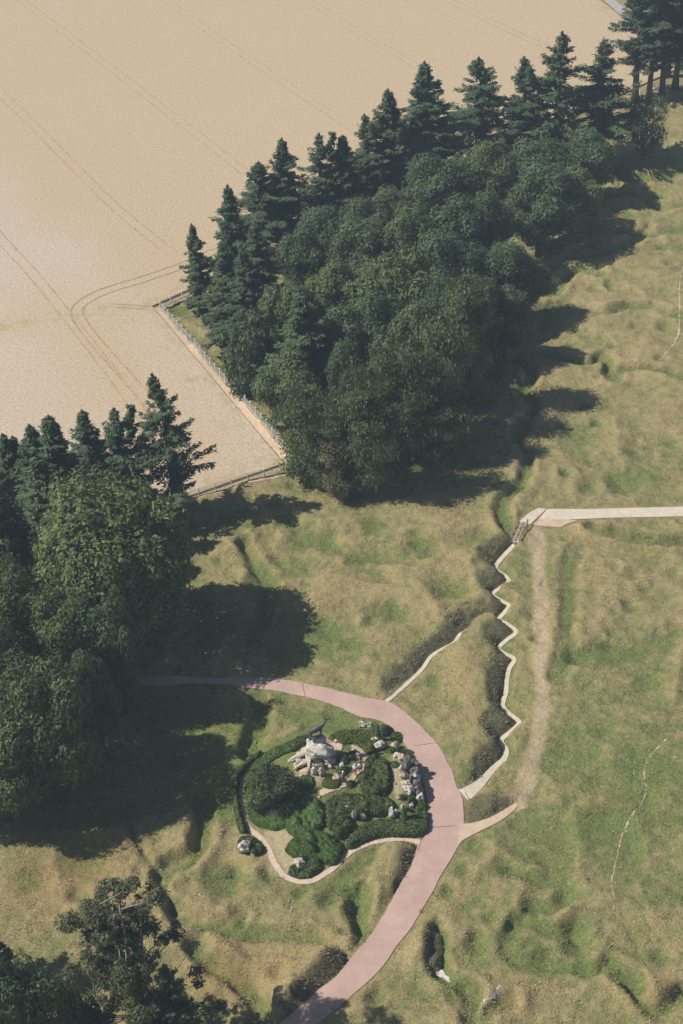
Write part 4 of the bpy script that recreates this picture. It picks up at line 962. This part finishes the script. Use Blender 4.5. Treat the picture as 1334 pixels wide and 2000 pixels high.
leafy_patch('juniper_bush', [(560,1566),(590,1556),(622,1562),(637,1580),(634,1602),(615,1622),(590,1634),(568,1626),(556,1608)], 1.0, 'juniper', 'green feathery juniper in the centre below the dark dome and above the bare soil', JU, size=.2, seed=42, streak=2.2, lump=.35, edge=1.)
leafy_patch('juniper_bush', [(556,1658),(572,1640),(600,1624),(628,1622),(655,1636),(668,1652),(664,1672),(648,1686),(628,1680),(604,1676),(580,1674)], 1.1, 'juniper', 'largest bright green feathery juniper just above the bottom bend of the garden path', JU, size=.22, seed=43, streak=2.7, lump=.4, edge=1.1)
leafy_patch('low_shrub', [(562,1702),(570,1690),(600,1684),(612,1676),(628,1682),(624,1700),(606,1712),(586,1714),(570,1710)], .6, 'hedge', 'dark low shrub around the pale slab at the bottom bend of the garden path', 'shrub', seed=44)
leafy_patch('low_shrub', [(462,1648),(470,1634),(490,1632),(508,1644),(516,1658),(506,1668),(490,1668),(468,1662)], .55, 'hedge', 'low dark shrub behind the big blue grey boulder outside the garden path', 'shrub', seed=45)
leafy_patch('round_bush', [(648,1610),(656,1592),(676,1590),(688,1602),(690,1618),(678,1632),(662,1634),(650,1624)], 1.1, 'hedge', 'rounded dark bush left of the slim standing stone', 'shrub', seed=46, edge=.9)
leafy_patch('clipped_bank', [(634,1568),(660,1552),(690,1550),(712,1552),(740,1556),(764,1562),(770,1578),(752,1590),(722,1592),(700,1598),(680,1596),(660,1600),(648,1618),(636,1606)], .8, 'hedge', 'dense dark shrub bank across the middle of the garden under the stone steps', 'shrub', seed=47)
leafy_patch('clipped_bank', [(712,1500),(716,1482),(738,1476),(756,1486),(762,1510),(760,1540),(742,1556),(718,1554),(704,1538),(706,1518)], 1.0, 'hedge', 'tall dark shrub bank right of the people and left of the pale rock row', 'shrub', seed=48)
leafy_patch('garden_hedge', [(676,1640),(700,1616),(732,1602),(760,1600),(790,1600),(815,1590),(834,1582),(837,1606),(833,1624),(815,1631),(790,1632),(760,1632),(728,1636),(702,1646),(682,1656)], .8, 'hedge', 'broad clipped hedge in the lower right corner of the garden by the red road', 'hedge', seed=49, lump=.06, edge=.35)
LH = [(512,1466),(498,1476),(480,1488),(462,1506),(455,1530),(455,1560),(459,1590),(468,1622),(480,1624),(474,1600),(467,1570),(465,1535),(472,1512),(490,1492),(508,1478)]
leafy_patch('path_hedge', LH, .8, 'hedge', 'narrow clipped hedge along the outer left side of the garden path', 'hedge', seed=50, edge=.25, lump=.08)
leafy_patch('ring_hedge', [(486,1500),(500,1482),(530,1462),(562,1450),(585,1448),(582,1462),(556,1470),(530,1486),(510,1510),(500,1548),(482,1562),(478,1530)], .45, 'juniper', 'low green cover rising from the left bend of the path to behind the rock cairn', 'ground cover', seed=51, edge=.6, size=.12)
leafy_patch('heather_cover', [(640,1440),(660,1428),(700,1424),(740,1436),(752,1456),(730,1470),(712,1462),(690,1450),(664,1452)], .35, 'lime', 'bright mossy planting between the cairn and the upper garden boulders', 'ground cover', seed=52, edge=.5, size=.12)
leafy_patch('heather_cover', [(560,1450),(590,1436),(606,1434),(600,1450),(575,1460)], .4, 'hedge', 'low planting on the slope just left of the rock cairn top', 'ground cover', seed=53, edge=.4, size=.12)
for i, (cx, cy, w, hpx, hh, mt, lab) in enumerate([
 (628,1494,26,16,.6,'bluebush','pale blue green mound shrub just below the rock cairn'),(668,1482,28,18,.6,'bluebush','pale blue green mound shrub right of the shaded cairn foot'),
 (647,1528,40,22,.7,'lime','yellow green shrub beside the lower left person above the steps'),(668,1504,26,16,.5,'lime','yellow green shrub behind the white pointed stone'),
 (690,1474,28,18,.6,'hedge','green shrub left of the sandy inner path'),(722,1462,26,18,.6,'lime','yellow green shrub at the right of the inner path bend'),
 (708,1518,22,18,.6,'lime','small lime green shrub right of the two people in white'),(730,1425,22,16,.6,'bluebush','blue green cushion behind the two upper boulders'),
 (752,1424,32,20,.8,'bluebush','blue grey bush nearest the red road at the top of the garden'),(762,1464,22,12,.4,'juniper','small bright shrub under the tilted slab by the road'),
 (770,1492,20,14,.35,'juniper','small green tuft left of the dark standing rock'),(800,1480,22,14,.4,'hedge','small dark shrub above the dark standing rock'),
 (786,1556,18,12,.4,'hedge','small dark shrub below the pale rock row'),(806,1562,22,18,.7,'juniper','bright feathery shrub at the lower end of the pale rock row'),
 (823,1574,24,20,.8,'juniper','bright feathery shrub overhanging the red road edge'),(685,1530,20,14,.5,'hedge','dark little shrub at the right end of the sandy steps'),
 (600,1526,30,30,.5,'juniper','low green planting in the shade below the cairn'),(790,1470,40,16,.3,'hedge','low cover beside the road above the rock row'),(775,1440,26,24,.3,'hedge','low cover right of the blue green bush along the road'),
 (740,1444,18,10,.3,'hedge','small low shrub between the cone shrub and the boulders')]):
    P = [(cx + w / 2 * cos(a), cy + hpx / 2 * sin(a)) for a in np.linspace(0, 2 * pi, 9)[:-1]]
    leafy_patch('garden_shrub', P, hh, mt, lab, 'shrub', seed=60 + i, edge=w / 2 / 17, size=.13, group='small shrubs of the memorial garden', lump=.25)
PRO2 = {}
def cone_crown(seed, H, R_, mt, tops=1.):
    R = np.random.default_rng(seed); n = 1500; t = R.random(n) ** 1.3; a = R.uniform(0, 6.28, n); r = R_ * (1 - t) ** .75 * R.uniform(.75, 1.08, n)
    C = np.stack([np.cos(a) * r, np.sin(a) * r, .05 + H * t], 1); N = unit(np.stack([np.cos(a), np.sin(a), np.full(n, .4)], 1)); U, W = spray(C, N, .13, .4, R, 1.2, .6)
    me = leafmesh('crown', [(C, U, W, R.random(n))]); me.materials.append(M[mt]); return me
for bx, by, ty, w, mt, lab in ((738,1441,1416,9,'lime','slender yellow green cone shrub beside the blue green bush'),(789,1604,1574,13,'juniper','small bright green cone shrub rising from the corner hedge')):
    g = G(bx, by); hh = (by - ty) / 11.; root = empty('cone_shrub', g); tag(root, lab, 'shrub', 'cone shaped shrubs in the garden')
    link('crown', cone_crown(bx, hh, w / 34 * 1.3, mt), None, root); m = MB(); m.bar((0, 0, -.2), (0, 0, .5), .06); m.build('trunk', M['bark'], root)
# dark evergreen dome left of the cairn
g = G(536, 1568); root = empty('evergreen_dome', g); tag(root, 'big dark evergreen dome left of the rock cairn', 'tree')
hd = 4.6; me = crown_yew(91, hd, 2.95, 60, .17, .6); link('crown', me, M['yew'], root); m = MB(); m.bar((0, 0, -.3), (0, 0, 3), .25, .1); m.build('trunk', M['bark'], root)

# ------------------------------------------------------------ rocks
def rockmesh(R, sx, sy, sz, cuts=9, sub=3, rough=.07):
    bm = bmesh.new(); bmesh.ops.create_icosphere(bm, subdivisions=sub, radius=1)
    pl = [(Vector(unit(R.normal(0, 1, 3))), R.uniform(.55, .85)) for _ in range(cuts)]
    for v in bm.verts:
        for n, d in pl:
            e = v.co.dot(n) - d
            if e > 0: v.co -= n * e
        p = v.co; k = 1 + rough * (sin(p.x * 7.1 + p.y * 3) + sin(p.y * 8.3 + p.z * 5 + 1) + sin(p.z * 9.7 + p.x * 4 + 2)) + rough * .5 * (R.random() - .5)
        v.co = Vector((p.x * sx * k, p.y * sy * k, p.z * sz * k))
    me = bpy.data.meshes.new('boulder'); bm.to_mesh(me); bm.free(); return me
def rock(cx, by, w, h, label, mt='rock', tilt=0., yaw=None, dpt=.8, group='pale boulders of the garden', name='boulder', sink=.1):
    """pixel centre column, foot row, pixel width and height"""
    R = np.random.default_rng(int(cx * 7 + by)); g = G(cx, by); W = w / 17.; Hh = h / 13.5
    Hm = max(.18, Hh * .95); o = link(name, rockmesh(R, W / 2 * 1.12, W / 2 * dpt * 1.1, Hm / 2 * 1.15), M[mt])
    o.location = (g[0], g[1] + W * .3 * dpt, g[2] + Hm / 2 - sink); o.rotation_euler = (0, tilt, R.uniform(-.3, .3) if yaw is None else yaw)
    tag(o, label, 'boulder', group); return o
RK = [(707,1421,17,13,'broad grey boulder, left of the pair at the top of the garden','rock'),(723,1424,12,15,'upright beige boulder, right of the pair at the top of the garden','warmrock'),
 (733,1448,15,7,'low bluish stone under the cone shrub','rock'),(740,1464,22,15,'craggy white outcrop right of the inner path','rock'),(748,1462,12,9,'small stone leaning on the craggy white outcrop','warmrock'),
 (772,1462,19,11,'long beige slab tilted beside the red road','warmrock',.5),(760,1461,6,8,'tiny pointed stone left of the tilted slab','rock'),
 (775,1480,14,10,'topmost pale block of the rock row','rock'),(785,1486,15,14,'second block from the top of the rock row beside the dark standing rock','warmrock'),(797,1482,9,9,'small pale knob above the dark standing rock','rock'),
 (783,1502,9,7,'small pale stone left of the dark standing rock','rock'),(787,1520,14,13,'rounded block under the dark standing rock','warmrock'),(799,1528,12,8,'pale wedge right of the bare soil, fourth above the feathery shrub','rock'),
 (792,1537,18,9,'wide flat stone in the middle of the rock row','warmrock'),(772,1533,5,6,'single little stone lying on the bare soil','warmrock'),(796,1545,20,9,'long low stone under the wide flat stone','rock'),(800,1553,9,9,'lowest upright stone of the pale rock row','rock'),
 (778,1560,9,6,'small brown stone beneath the bare soil','warmrock'),(789,1583,12,12,'beige block between the big pale standing stone and the road','warmrock'),(804,1576,10,9,'hollowed pale stone in front of the feathery shrubs','rock'),
 (765,1603,15,32,'big pale craggy standing stone above the corner hedge','rock'),(773,1592,9,14,'narrow grey stone at the right shoulder of the big standing stone','rock'),
 (678,1584,6,12,'small white stone upright behind the slim standing stone','rock'),(692,1603,9,26,'slim white standing stone at the garden centre','rock'),(709,1601,14,14,'squat beige block right of the slim standing stone','warmrock'),
 (727,1555,11,5,'thin white slab lying on the dark shrub bank','rock'),(813,1612,6,5,'tiny white stone in the corner hedge','rock'),
 (479,1669,24,26,'big blue grey boulder outside the left bend of the path','rock'),(494,1671,9,6,'small stone at the foot of the big blue grey boulder','rock'),(608,1675,18,11,'beige block at the lower edge of the large juniper','warmrock'),
 (588,1696,28,14,'long pale slab at the bottom bend of the path','warmrock',.3),(574,1692,12,8,'small pale stone left of the long pale slab','warmrock'),(551,1617,14,9,'pale stone peeping under the left juniper','rock'),
 (658,1452,11,8,'tilted beige stone at the right edge of the cairn terrace','warmrock',-.5),(663,1476,7,14,'narrow upright stone right of the cairn shadow','rock'),(629,1518,13,20,'tall pointed pale stone in front of the cairn','warmrock'),
 (613,1515,12,18,'angular pale stone left of the tall pointed one','rock'),(603,1512,8,14,'leaning pale stone at the lower left of the cairn','warmrock'),(645,1501,8,10,'small oval stone among the shrubs below the cairn','rock'),
 (669,1502,11,15,'white pointed stone left of the two people in white','rock'),(658,1527,17,16,'squarish grey block at the left of the lone person','warmrock'),(573,1462,7,9,'small pale stone on the skyline left of the cairn','rock'),
 (588,1517,7,7,'small bright stone at the shaded left foot of the cairn','warmrock'),(728,1520,6,5,'tiny pale stone on the tall dark shrub bank','rock'),(690,1467,8,5,'small flat stone beside the sandy inner path','rock'),
 (714,1536,16,5,'thin white slab slanting from the inner path','rock',.35)]
for r_ in RK: rock(*r_[:5], mt=r_[5], tilt=r_[6] if len(r_) > 6 else 0.)
wg = G(812, 1520); wroot = empty('rock_wall', wg); tag(wroot, 'tall dark retaining rock face dropping from the pale rock row to the red road', 'rock wall')
for i, (cx, by, ww, hh) in enumerate(((806,1496,1.1,1.7),(810,1506,1.2,2.3),(813,1518,1.3,2.2),(815,1530,1.2,2.0),(818,1542,1.3,2.3),(820,1555,1.2,2.4),(822,1566,1.0,1.6),(799,1488,.9,1.5))):
    R = np.random.default_rng(200 + i); q = at(cx, by); o = link('wall_stone', rockmesh(R, ww * .52, ww * .55, hh * .6, 8), M['shadedrock' if i % 3 else 'rock'], wroot)  # most stones take the dark colour with the face's shade painted in
    o.location = (q[0] - wg[0] - .15, q[1] - wg[1], hh * .42 - wg[2] + hb(q[0], q[1])); o.rotation_euler = (0, R.uniform(-.12, .05), R.uniform(0, 3))
rock(797, 1506, 17, 36, 'dark standing rock facing the red road', 'shadedrock', group=None)
rock(804, 1530, 12, 22, 'dark rock face below the dark standing rock beside the road', 'shadedrock', group=None)
rock(806, 1552, 12, 18, 'lower dark rock at the road side of the pale row', 'shadedrock', group=None)
# inner sandy path with steps, and the terrace at the cairn
IP = [(608,1560),(622,1553),(645,1541),(668,1533),(684,1526),(693,1514),(705,1504),(714,1494),(716,1482),(708,1472),(700,1464),(686,1458)]
p = resample(spline(np.array([G(a, b)[:2] for a, b in IP]), 5), 70); wv = np.interp(np.linspace(0, 1, 70), [0, .3, .45, .6, .8, 1], [.75, .8, .6, .45, .95, .35])
L, R = offs(p, wv, .03, 11); strip('inner_path', L, R, lambda x, y: gz(x, y) + .09, M['tantrack'], 3)
tc_ = G(652, 1462); ang = np.linspace(0, 2 * pi, 15)[:-1]
tag(slab('cairn_terrace', [(tc_[0] + cos(a) * 1.0 * (1 + .1 * sin(3 * a)), tc_[1] + sin(a) * 1.1 * (1 + .1 * cos(2 * a))) for a in ang], lambda x, y: gz(x, y) + .12, M['tantrack']), kind='structure')

# ------------------------------------------------------------ cairn and caribou
pg = G(612, 1492); topz = None
base = np.array([pg[0], pg[1] + .5, pg[2] - .3])
tp = at(620, 1440, base[2] + 3.2)   # top of the cairn
HC = 3.3
cairn = empty('rock_cairn', tuple(base)); tag(cairn, 'craggy pale rock cairn that carries the bronze caribou', 'monument')
def cairn_piece(name, dx, dy, z, sx, sy, sz, mt='rock', rot=(0, 0, 0), seed=1, cuts=10, sub=4, rough=.05):
    o = link(name, rockmesh(np.random.default_rng(seed), sx, sy, sz, cuts, sub, rough), M[mt], cairn); o.location = (dx, dy, z); o.rotation_euler = rot; return o
tx, ty = tp[0] - base[0], tp[1] - base[1]
cairn_piece('main_rock', tx - .1, ty - .35, 1.15, 1.95, 1.5, 2.05, seed=5, sub=5, cuts=16)
cairn_piece('summit_rock', tx, ty, HC - .8, 1.05, .75, 1.0, seed=6, cuts=12)
cairn_piece('summit_rock', tx - .55, ty - .25, HC - 1.35, .8, .7, .75, seed=26, cuts=12)
cairn_piece('shoulder_rock', tx + .65, ty - .5, 1.1, .95, .9, 1.35, seed=7, cuts=12)
cairn_piece('ridge_rock', tx - 1.9, ty - .55, 1.05, 1.9, .34, .42, 'warmrock', (0, -.38, .25), 8)
cairn_piece('ridge_rock', tx - 1.15, ty - 1.0, .95, .34, 1.25, .42, 'rock', (.42, 0, .12), 9)
cairn_piece('ridge_rock', tx - 1.95, ty - 1.5, .45, 1.1, .3, .35, 'warmrock', (0, -.35, .45), 10)
for k, (dx, dy, z, s_) in enumerate(((-2.2, -.9, .55, .55), (-1.7, -.3, 1.1, .5), (-2.6, -1.2, .2, .42), (-1.5, -2.0, .0, .55), (-1.0, -2.4, -.15, .4), (-2.0, -2.0, -.1, .4), (-2.9, -.7, .4, .36), (-.6, -1.9, .05, .38), (-2.3, -.3, .95, .3))):
    cairn_piece('cairn_boulder', tx + dx, ty + dy, z, s_, s_ * .85, s_ * .85, 'warmrock' if k % 2 else 'rock', (0, 0, k), 30 + k, sub=3)
Rq = np.random.default_rng(404)
for k in range(30):     # blocks heaped over the cairn
    a = Rq.uniform(-3.6, .9); z = Rq.uniform(.1, 2.5); rr_ = 1.95 * (1 - z / 3.6); q = Rq.uniform(.26, .55)
    cairn_piece('cairn_boulder', tx + cos(a) * rr_, ty - .3 + sin(a) * rr_ * .8, z, q * Rq.uniform(.8, 1.4), q, q * Rq.uniform(.5, .9), 'rock' if k % 3 else 'warmrock', (Rq.uniform(-.5, .5), Rq.uniform(-.5, .5), a), 300 + k, 7, 3)
for k in range(12):     # the arched ledge round the front, and the lower lip
    a = -2.5 + k * .2; cairn_piece('ledge_rock', tx + .1 + cos(a) * .85, ty - .45 + sin(a) * .75, 1.75 + .12 * sin(k), .22, .17, .13, 'rock', (0, 0, a), 50 + k, sub=2)
for k in range(12):
    a = -2.2 + k * .17; cairn_piece('ledge_rock', tx + .15 + cos(a) * 1.7, ty - .5 + sin(a) * 1.35, .62, .26, .16, .12, 'warmrock', (0, 0, a), 70 + k, sub=2)
m = MB(); m.box((0, 0, 0), (.85, .07, .62)); m.box((0, 0, .34), (.93, .1, .06)); m.box((0, 0, -.34), (.93, .1, .06))
for k in range(5): m.box((0, -.04, .2 - k * .1), (.66, .02, .035))
pq = m.build('plaque', M['plaque'], cairn); pq.location = (tx - .15, ty - 1.45, 1.0); pq.rotation_euler = (-.35, 0, .15)

def skinned(name, pts, edges, rad, mat, parent=None, sub=2, root=0):
    me = bpy.data.meshes.new(name); me.from_pydata([tuple(p) for p in pts], edges, [])
    o = link(name, me, mat, parent); md = o.modifiers.new('Skin', 'SKIN'); md.use_smooth_shade = True
    for i, v in enumerate(me.skin_vertices[0].data):
        r_ = rad[i]; v.radius = (r_, r_) if not isinstance(r_, tuple) else r_; v.use_root = (i == root)
    s = o.modifiers.new('Sub', 'SUBSURF'); s.levels = sub; s.render_levels = sub
    return o
cz = base[2] + HC + .12
car = empty('caribou_statue', (tp[0], tp[1], cz), radians(22)); tag(car, 'dark bronze caribou standing on the cairn with head raised', 'statue')
car.scale = (1.0, .95, .98)
# body looks along +x
P = [(-.1,0,1.25),(-.75,0,1.22),(.45,0,1.36),(.8,0,1.62),(1.05,0,1.98),(1.22,0,2.12),(1.5,0,2.22),(1.66,0,2.24),(-1.0,0,1.28),(-1.12,0,1.16)]
E_ = [(0,1),(0,2),(2,3),(3,4),(4,5),(5,6),(6,7),(1,8),(8,9)]; Rr = [.33,.30,.35,.23,.16,.14,.085,.065,.13,.05]
for sx, sy, kn, ft in ((.5,.17,(.56,.17,.62),(.52,.18,.04)),(.42,-.17,(.40,-.18,.62),(.34,-.18,.04)),(-.78,.17,(-.62,.18,.72),(-.78,.18,.04)),(-.8,-.17,(-.72,-.18,.72),(-.95,-.18,.04))):
    i = len(P)
    if sx > 0: P += [(sx, sy, 1.05), kn, ft, (ft[0] + .07, ft[1], .02)]; Rr += [.17,.10,.07,.08]
    else: P += [(sx, sy, 1.0), kn, ((kn[0] + ft[0]) / 2 - .14, ft[1], .46), ft]; Rr += [.22,.14,.085,.07]
    E_ += [(2 if sx > 0 else 1, i), (i, i + 1), (i + 1, i + 2), (i + 2, i + 3)]
i = len(P); P += [(1.18,.16,2.2),(1.18,-.16,2.2)]; Rr += [.04,.04]; E_ += [(5,i),(5,i+1)]
skinned('body', P, E_, Rr, M['bronze'], car)
for sy in (-1, 1):
    ant = MB(); B = lambda x, y, z: (x, y * sy, z)
    ant.tube([B(1.16,.07,2.24),B(.98,.22,2.5),B(.92,.34,2.78),B(1.05,.36,3.05),B(1.3,.3,3.22)],[.045,.04,.035,.032,.02],6)
    ant.tube([B(1.18,.08,2.26),B(1.4,.12,2.4),B(1.58,.08,2.5)],[.035,.03,.02],5)
    ant.tube([B(.95,.28,2.62),B(.75,.34,2.72)],[.03,.015],5); ant.tube([B(.98,.36,2.9),B(.8,.42,3.1)],[.03,.015],5); ant.tube([B(1.05,.36,3.05),B(1.02,.4,3.28)],[.03,.015],5); ant.tube([B(1.2,.33,3.15),B(1.25,.36,3.4)],[.025,.012],5)
    ant.build('antler', M['bronze'], car, True)
tb = MB(); tb.box((-.2, 0, -.02), (1.7, .5, .1)); tb.build('plinth', M['bronze'], car)

# ------------------------------------------------------------ visitors
def person(px, py, label, top, legs, heading, shoes='darkcloth', hair='hair', hat=None, pose='stand', bare=True):
    g = G(px, py); root = empty('person', (g[0], g[1], g[2] + .1), heading); tag(root, label, 'person', None)
    k = 1.0
    if pose == 'stand':
        hip = .92; st = .16 if heading > 0 else .10
        P = [(0,0,hip),(0,0,1.12),(0,0,1.36),(0,0,1.5),(.01,0,1.6),(.02,0,1.70)]; E2 = [(0,1),(1,2),(2,3),(3,4),(4,5)]; Rr = [.145,.13,.155,.06,.095,.085]
        for s in (-1, 1):
            i = len(P); P += [(0, .10*s, .86),(.03*s+.02, .10*s, .48),(st*s*.5-.03, .10*s, .09),(st*s*.5+.13, .11*s, .03)]; Rr += [.1,.062,.045,.04]; E2 += [(0,i),(i,i+1),(i+1,i+2),(i+2,i+3)]
            i = len(P); P += [(0,.2*s,1.40),(-.02-.05*s,.26*s,1.14),(.10-.06*s,.27*s,.90),(.13-.06*s,.27*s,.82)]; Rr += [.06,.042,.03,.034]; E2 += [(2,i),(i,i+1),(i+1,i+2),(i+2,i+3)]
            h = i + 3; hx, hy, hz = P[h]
            for f, (dx, L) in enumerate(((.030,.075),(.011,.085),(-.009,.08),(-.028,.062))):
                j = len(P); P += [(hx+dx,hy,hz-.045),(hx+dx+.012,hy-.01*s,hz-.045-L)]; Rr += [.011,.008]; E2 += [(h,j),(j,j+1)]
            j = len(P); P += [(hx+.045,hy-.01*s,hz-.01),(hx+.062,hy-.015*s,hz-.055)]; Rr += [.012,.009]; E2 += [(h,j),(j,j+1)]
        sleeves = [((0,.2*s,1.40),(-.02-.05*s,.26*s,1.14)) for s in (-1, 1)]
        shirt = [(0,0,.93),(0,0,1.12),(0,0,1.38),(0,0,1.46)]; sr = [.165,.155,.18,.09]; head = (.02, 0, 1.66)
        thighs = [[(0,0,.93),(0,.10*s,.86),(.03*s+.02,.10*s,.52 if bare else .12)] for s in (-1, 1)]
    else:
        P = [(0,0,.12),(-.08,0,.35),(-.1,0,.58),(-.09,0,.72),(-.07,0,.82),(-.06,0,.92)]; E2 = [(0,1),(1,2),(2,3),(3,4),(4,5)]; Rr = [.15,.14,.155,.06,.095,.085]
        for s in (-1, 1):
            i = len(P); P += [(.12,.1*s,.12),(.48,.13*s,.30 if s > 0 else .14),(.86,.12*s,.07),(.9,.12*s,.18)]; Rr += [.1,.062,.045,.04]; E2 += [(0,i),(i,i+1),(i+1,i+2),(i+2,i+3)]
            i = len(P); P += [(-.1,.2*s,.62),(-.2,.27*s,.36),(-.3,.27*s,.08),(-.34,.27*s,.04)]; Rr += [.06,.042,.03,.034]; E2 += [(2,i),(i,i+1),(i+1,i+2),(i+2,i+3)]
            h = i + 3
            for f in range(4):
                j = len(P); P += [(-.37,.27*s+(f-1.5)*.018,.03),(-.43-.01*(f in (1,2)),.27*s+(f-1.5)*.024,.02)]; Rr += [.011,.008]; E2 += [(h,j),(j,j+1)]
            j = len(P); P += [(-.345,.27*s-.045*s,.03),(-.37,.27*s-.07*s,.02)]; Rr += [.012,.009]; E2 += [(h,j),(j,j+1)]
        sleeves = [((-.1,.2*s,.62),(-.2,.27*s,.36)) for s in (-1, 1)]; shirt = [(-.01,0,.16),(-.08,0,.35),(-.1,0,.6),(-.09,0,.68)]; sr = [.165,.155,.18,.09]; head = (-.06, 0, .88)
        thighs = [[(0,0,.13),(.12,.1*s,.12),(.45,.13*s,.28 if s > 0 else .14)] for s in (-1, 1)]
    i = len(P); P += [(head[0] + .10, 0, head[2] - .03)]; Rr += [.022]; E2 += [(4, i)]          # nose
    skinned('body', P, E2, Rr, M['skin'], root)
    pts = list(shirt); ed = [(0,1),(1,2),(2,3)]; rr = list(sr)
    for a, b in sleeves:
        i = len(pts); pts += [a, b]; rr += [.085,.062]; ed += [(2,i),(i,i+1)]
    skinned('shirt', pts, ed, rr, M[top], root)
    pts = [thighs[0][0]]; rr = [.16]; ed = []
    for th in thighs:
        i = len(pts); pts += th[1:]; rr += [.12, .09]; ed += [(0,i),(i,i+1)]
    skinned('shorts', pts, ed, rr, M[legs], root)
    bm = bmesh.new(); bmesh.ops.create_icosphere(bm, subdivisions=3, radius=.112)
    bmesh.ops.bisect_plane(bm, geom=bm.verts[:] + bm.edges[:] + bm.faces[:], plane_co=(.02, 0, -.02), plane_no=(-.8, 0, .75), clear_inner=True)
    me = bpy.data.meshes.new('hair'); bm.to_mesh(me); bm.free(); o = link('hat' if hat else 'hair', me, M[hat or hair], root); o.location = (head[0] - .01, 0, head[2] + .03)
    for s in (-1, 1):
        m = MB(); m.bar((0, 0, 0), (0, 0, .02), .012, .006); e = m.build('eye', M['darkcloth'], root); e.location = (head[0] + .088, .035 * s, head[2]); e.rotation_euler = (0, pi / 2, 0)
    return root
person(671, 1528, 'person in grey top and reddish shorts standing alone beside the squarish grey block', 'greycloth', 'redcloth', 2.4, hat='white')
person(694, 1514, 'person in white shirt and red shorts, left of the pair on the inner path', 'white', 'redcloth', -1.9, hat='white')
person(704, 1510, 'person in white shirt and red shorts, right of the pair on the inner path', 'white', 'redcloth', -1.4)
person(701, 1489, 'person in pale grey top standing highest up the inner path behind the pair', 'greycloth', 'greycloth', 1.2)
person(352, 1476, 'person in a blue top sitting on the deeply shaded grass left of the garden', 'bluecloth', 'bluecloth', 0.1, pose='sit')
# ------------------------------------------------------------ haze
bm = bmesh.new(); bmesh.ops.create_cube(bm, size=1, matrix=Matrix.Translation((0, 1500, 68)) @ Matrix.Diagonal((8200, 4400, 146, 1)))
hm = bpy.data.materials.new('haze'); hm.use_nodes = True; hn = hm.node_tree
for n_ in list(hn.nodes):
    if n_.type != 'OUTPUT_MATERIAL': hn.nodes.remove(n_)
pv = hn.nodes.new('ShaderNodeVolumePrincipled'); pv.inputs['Color'].default_value = (.62, .80, 1, 1); pv.inputs['Density'].default_value = .00034
hn.links.new(pv.outputs[0], [n_ for n_ in hn.nodes if n_.type == 'OUTPUT_MATERIAL'][0].inputs['Volume'])
me = bpy.data.meshes.new('haze'); bm.to_mesh(me); bm.free(); o = link('haze', me, hm); o['kind'] = 'stuff'
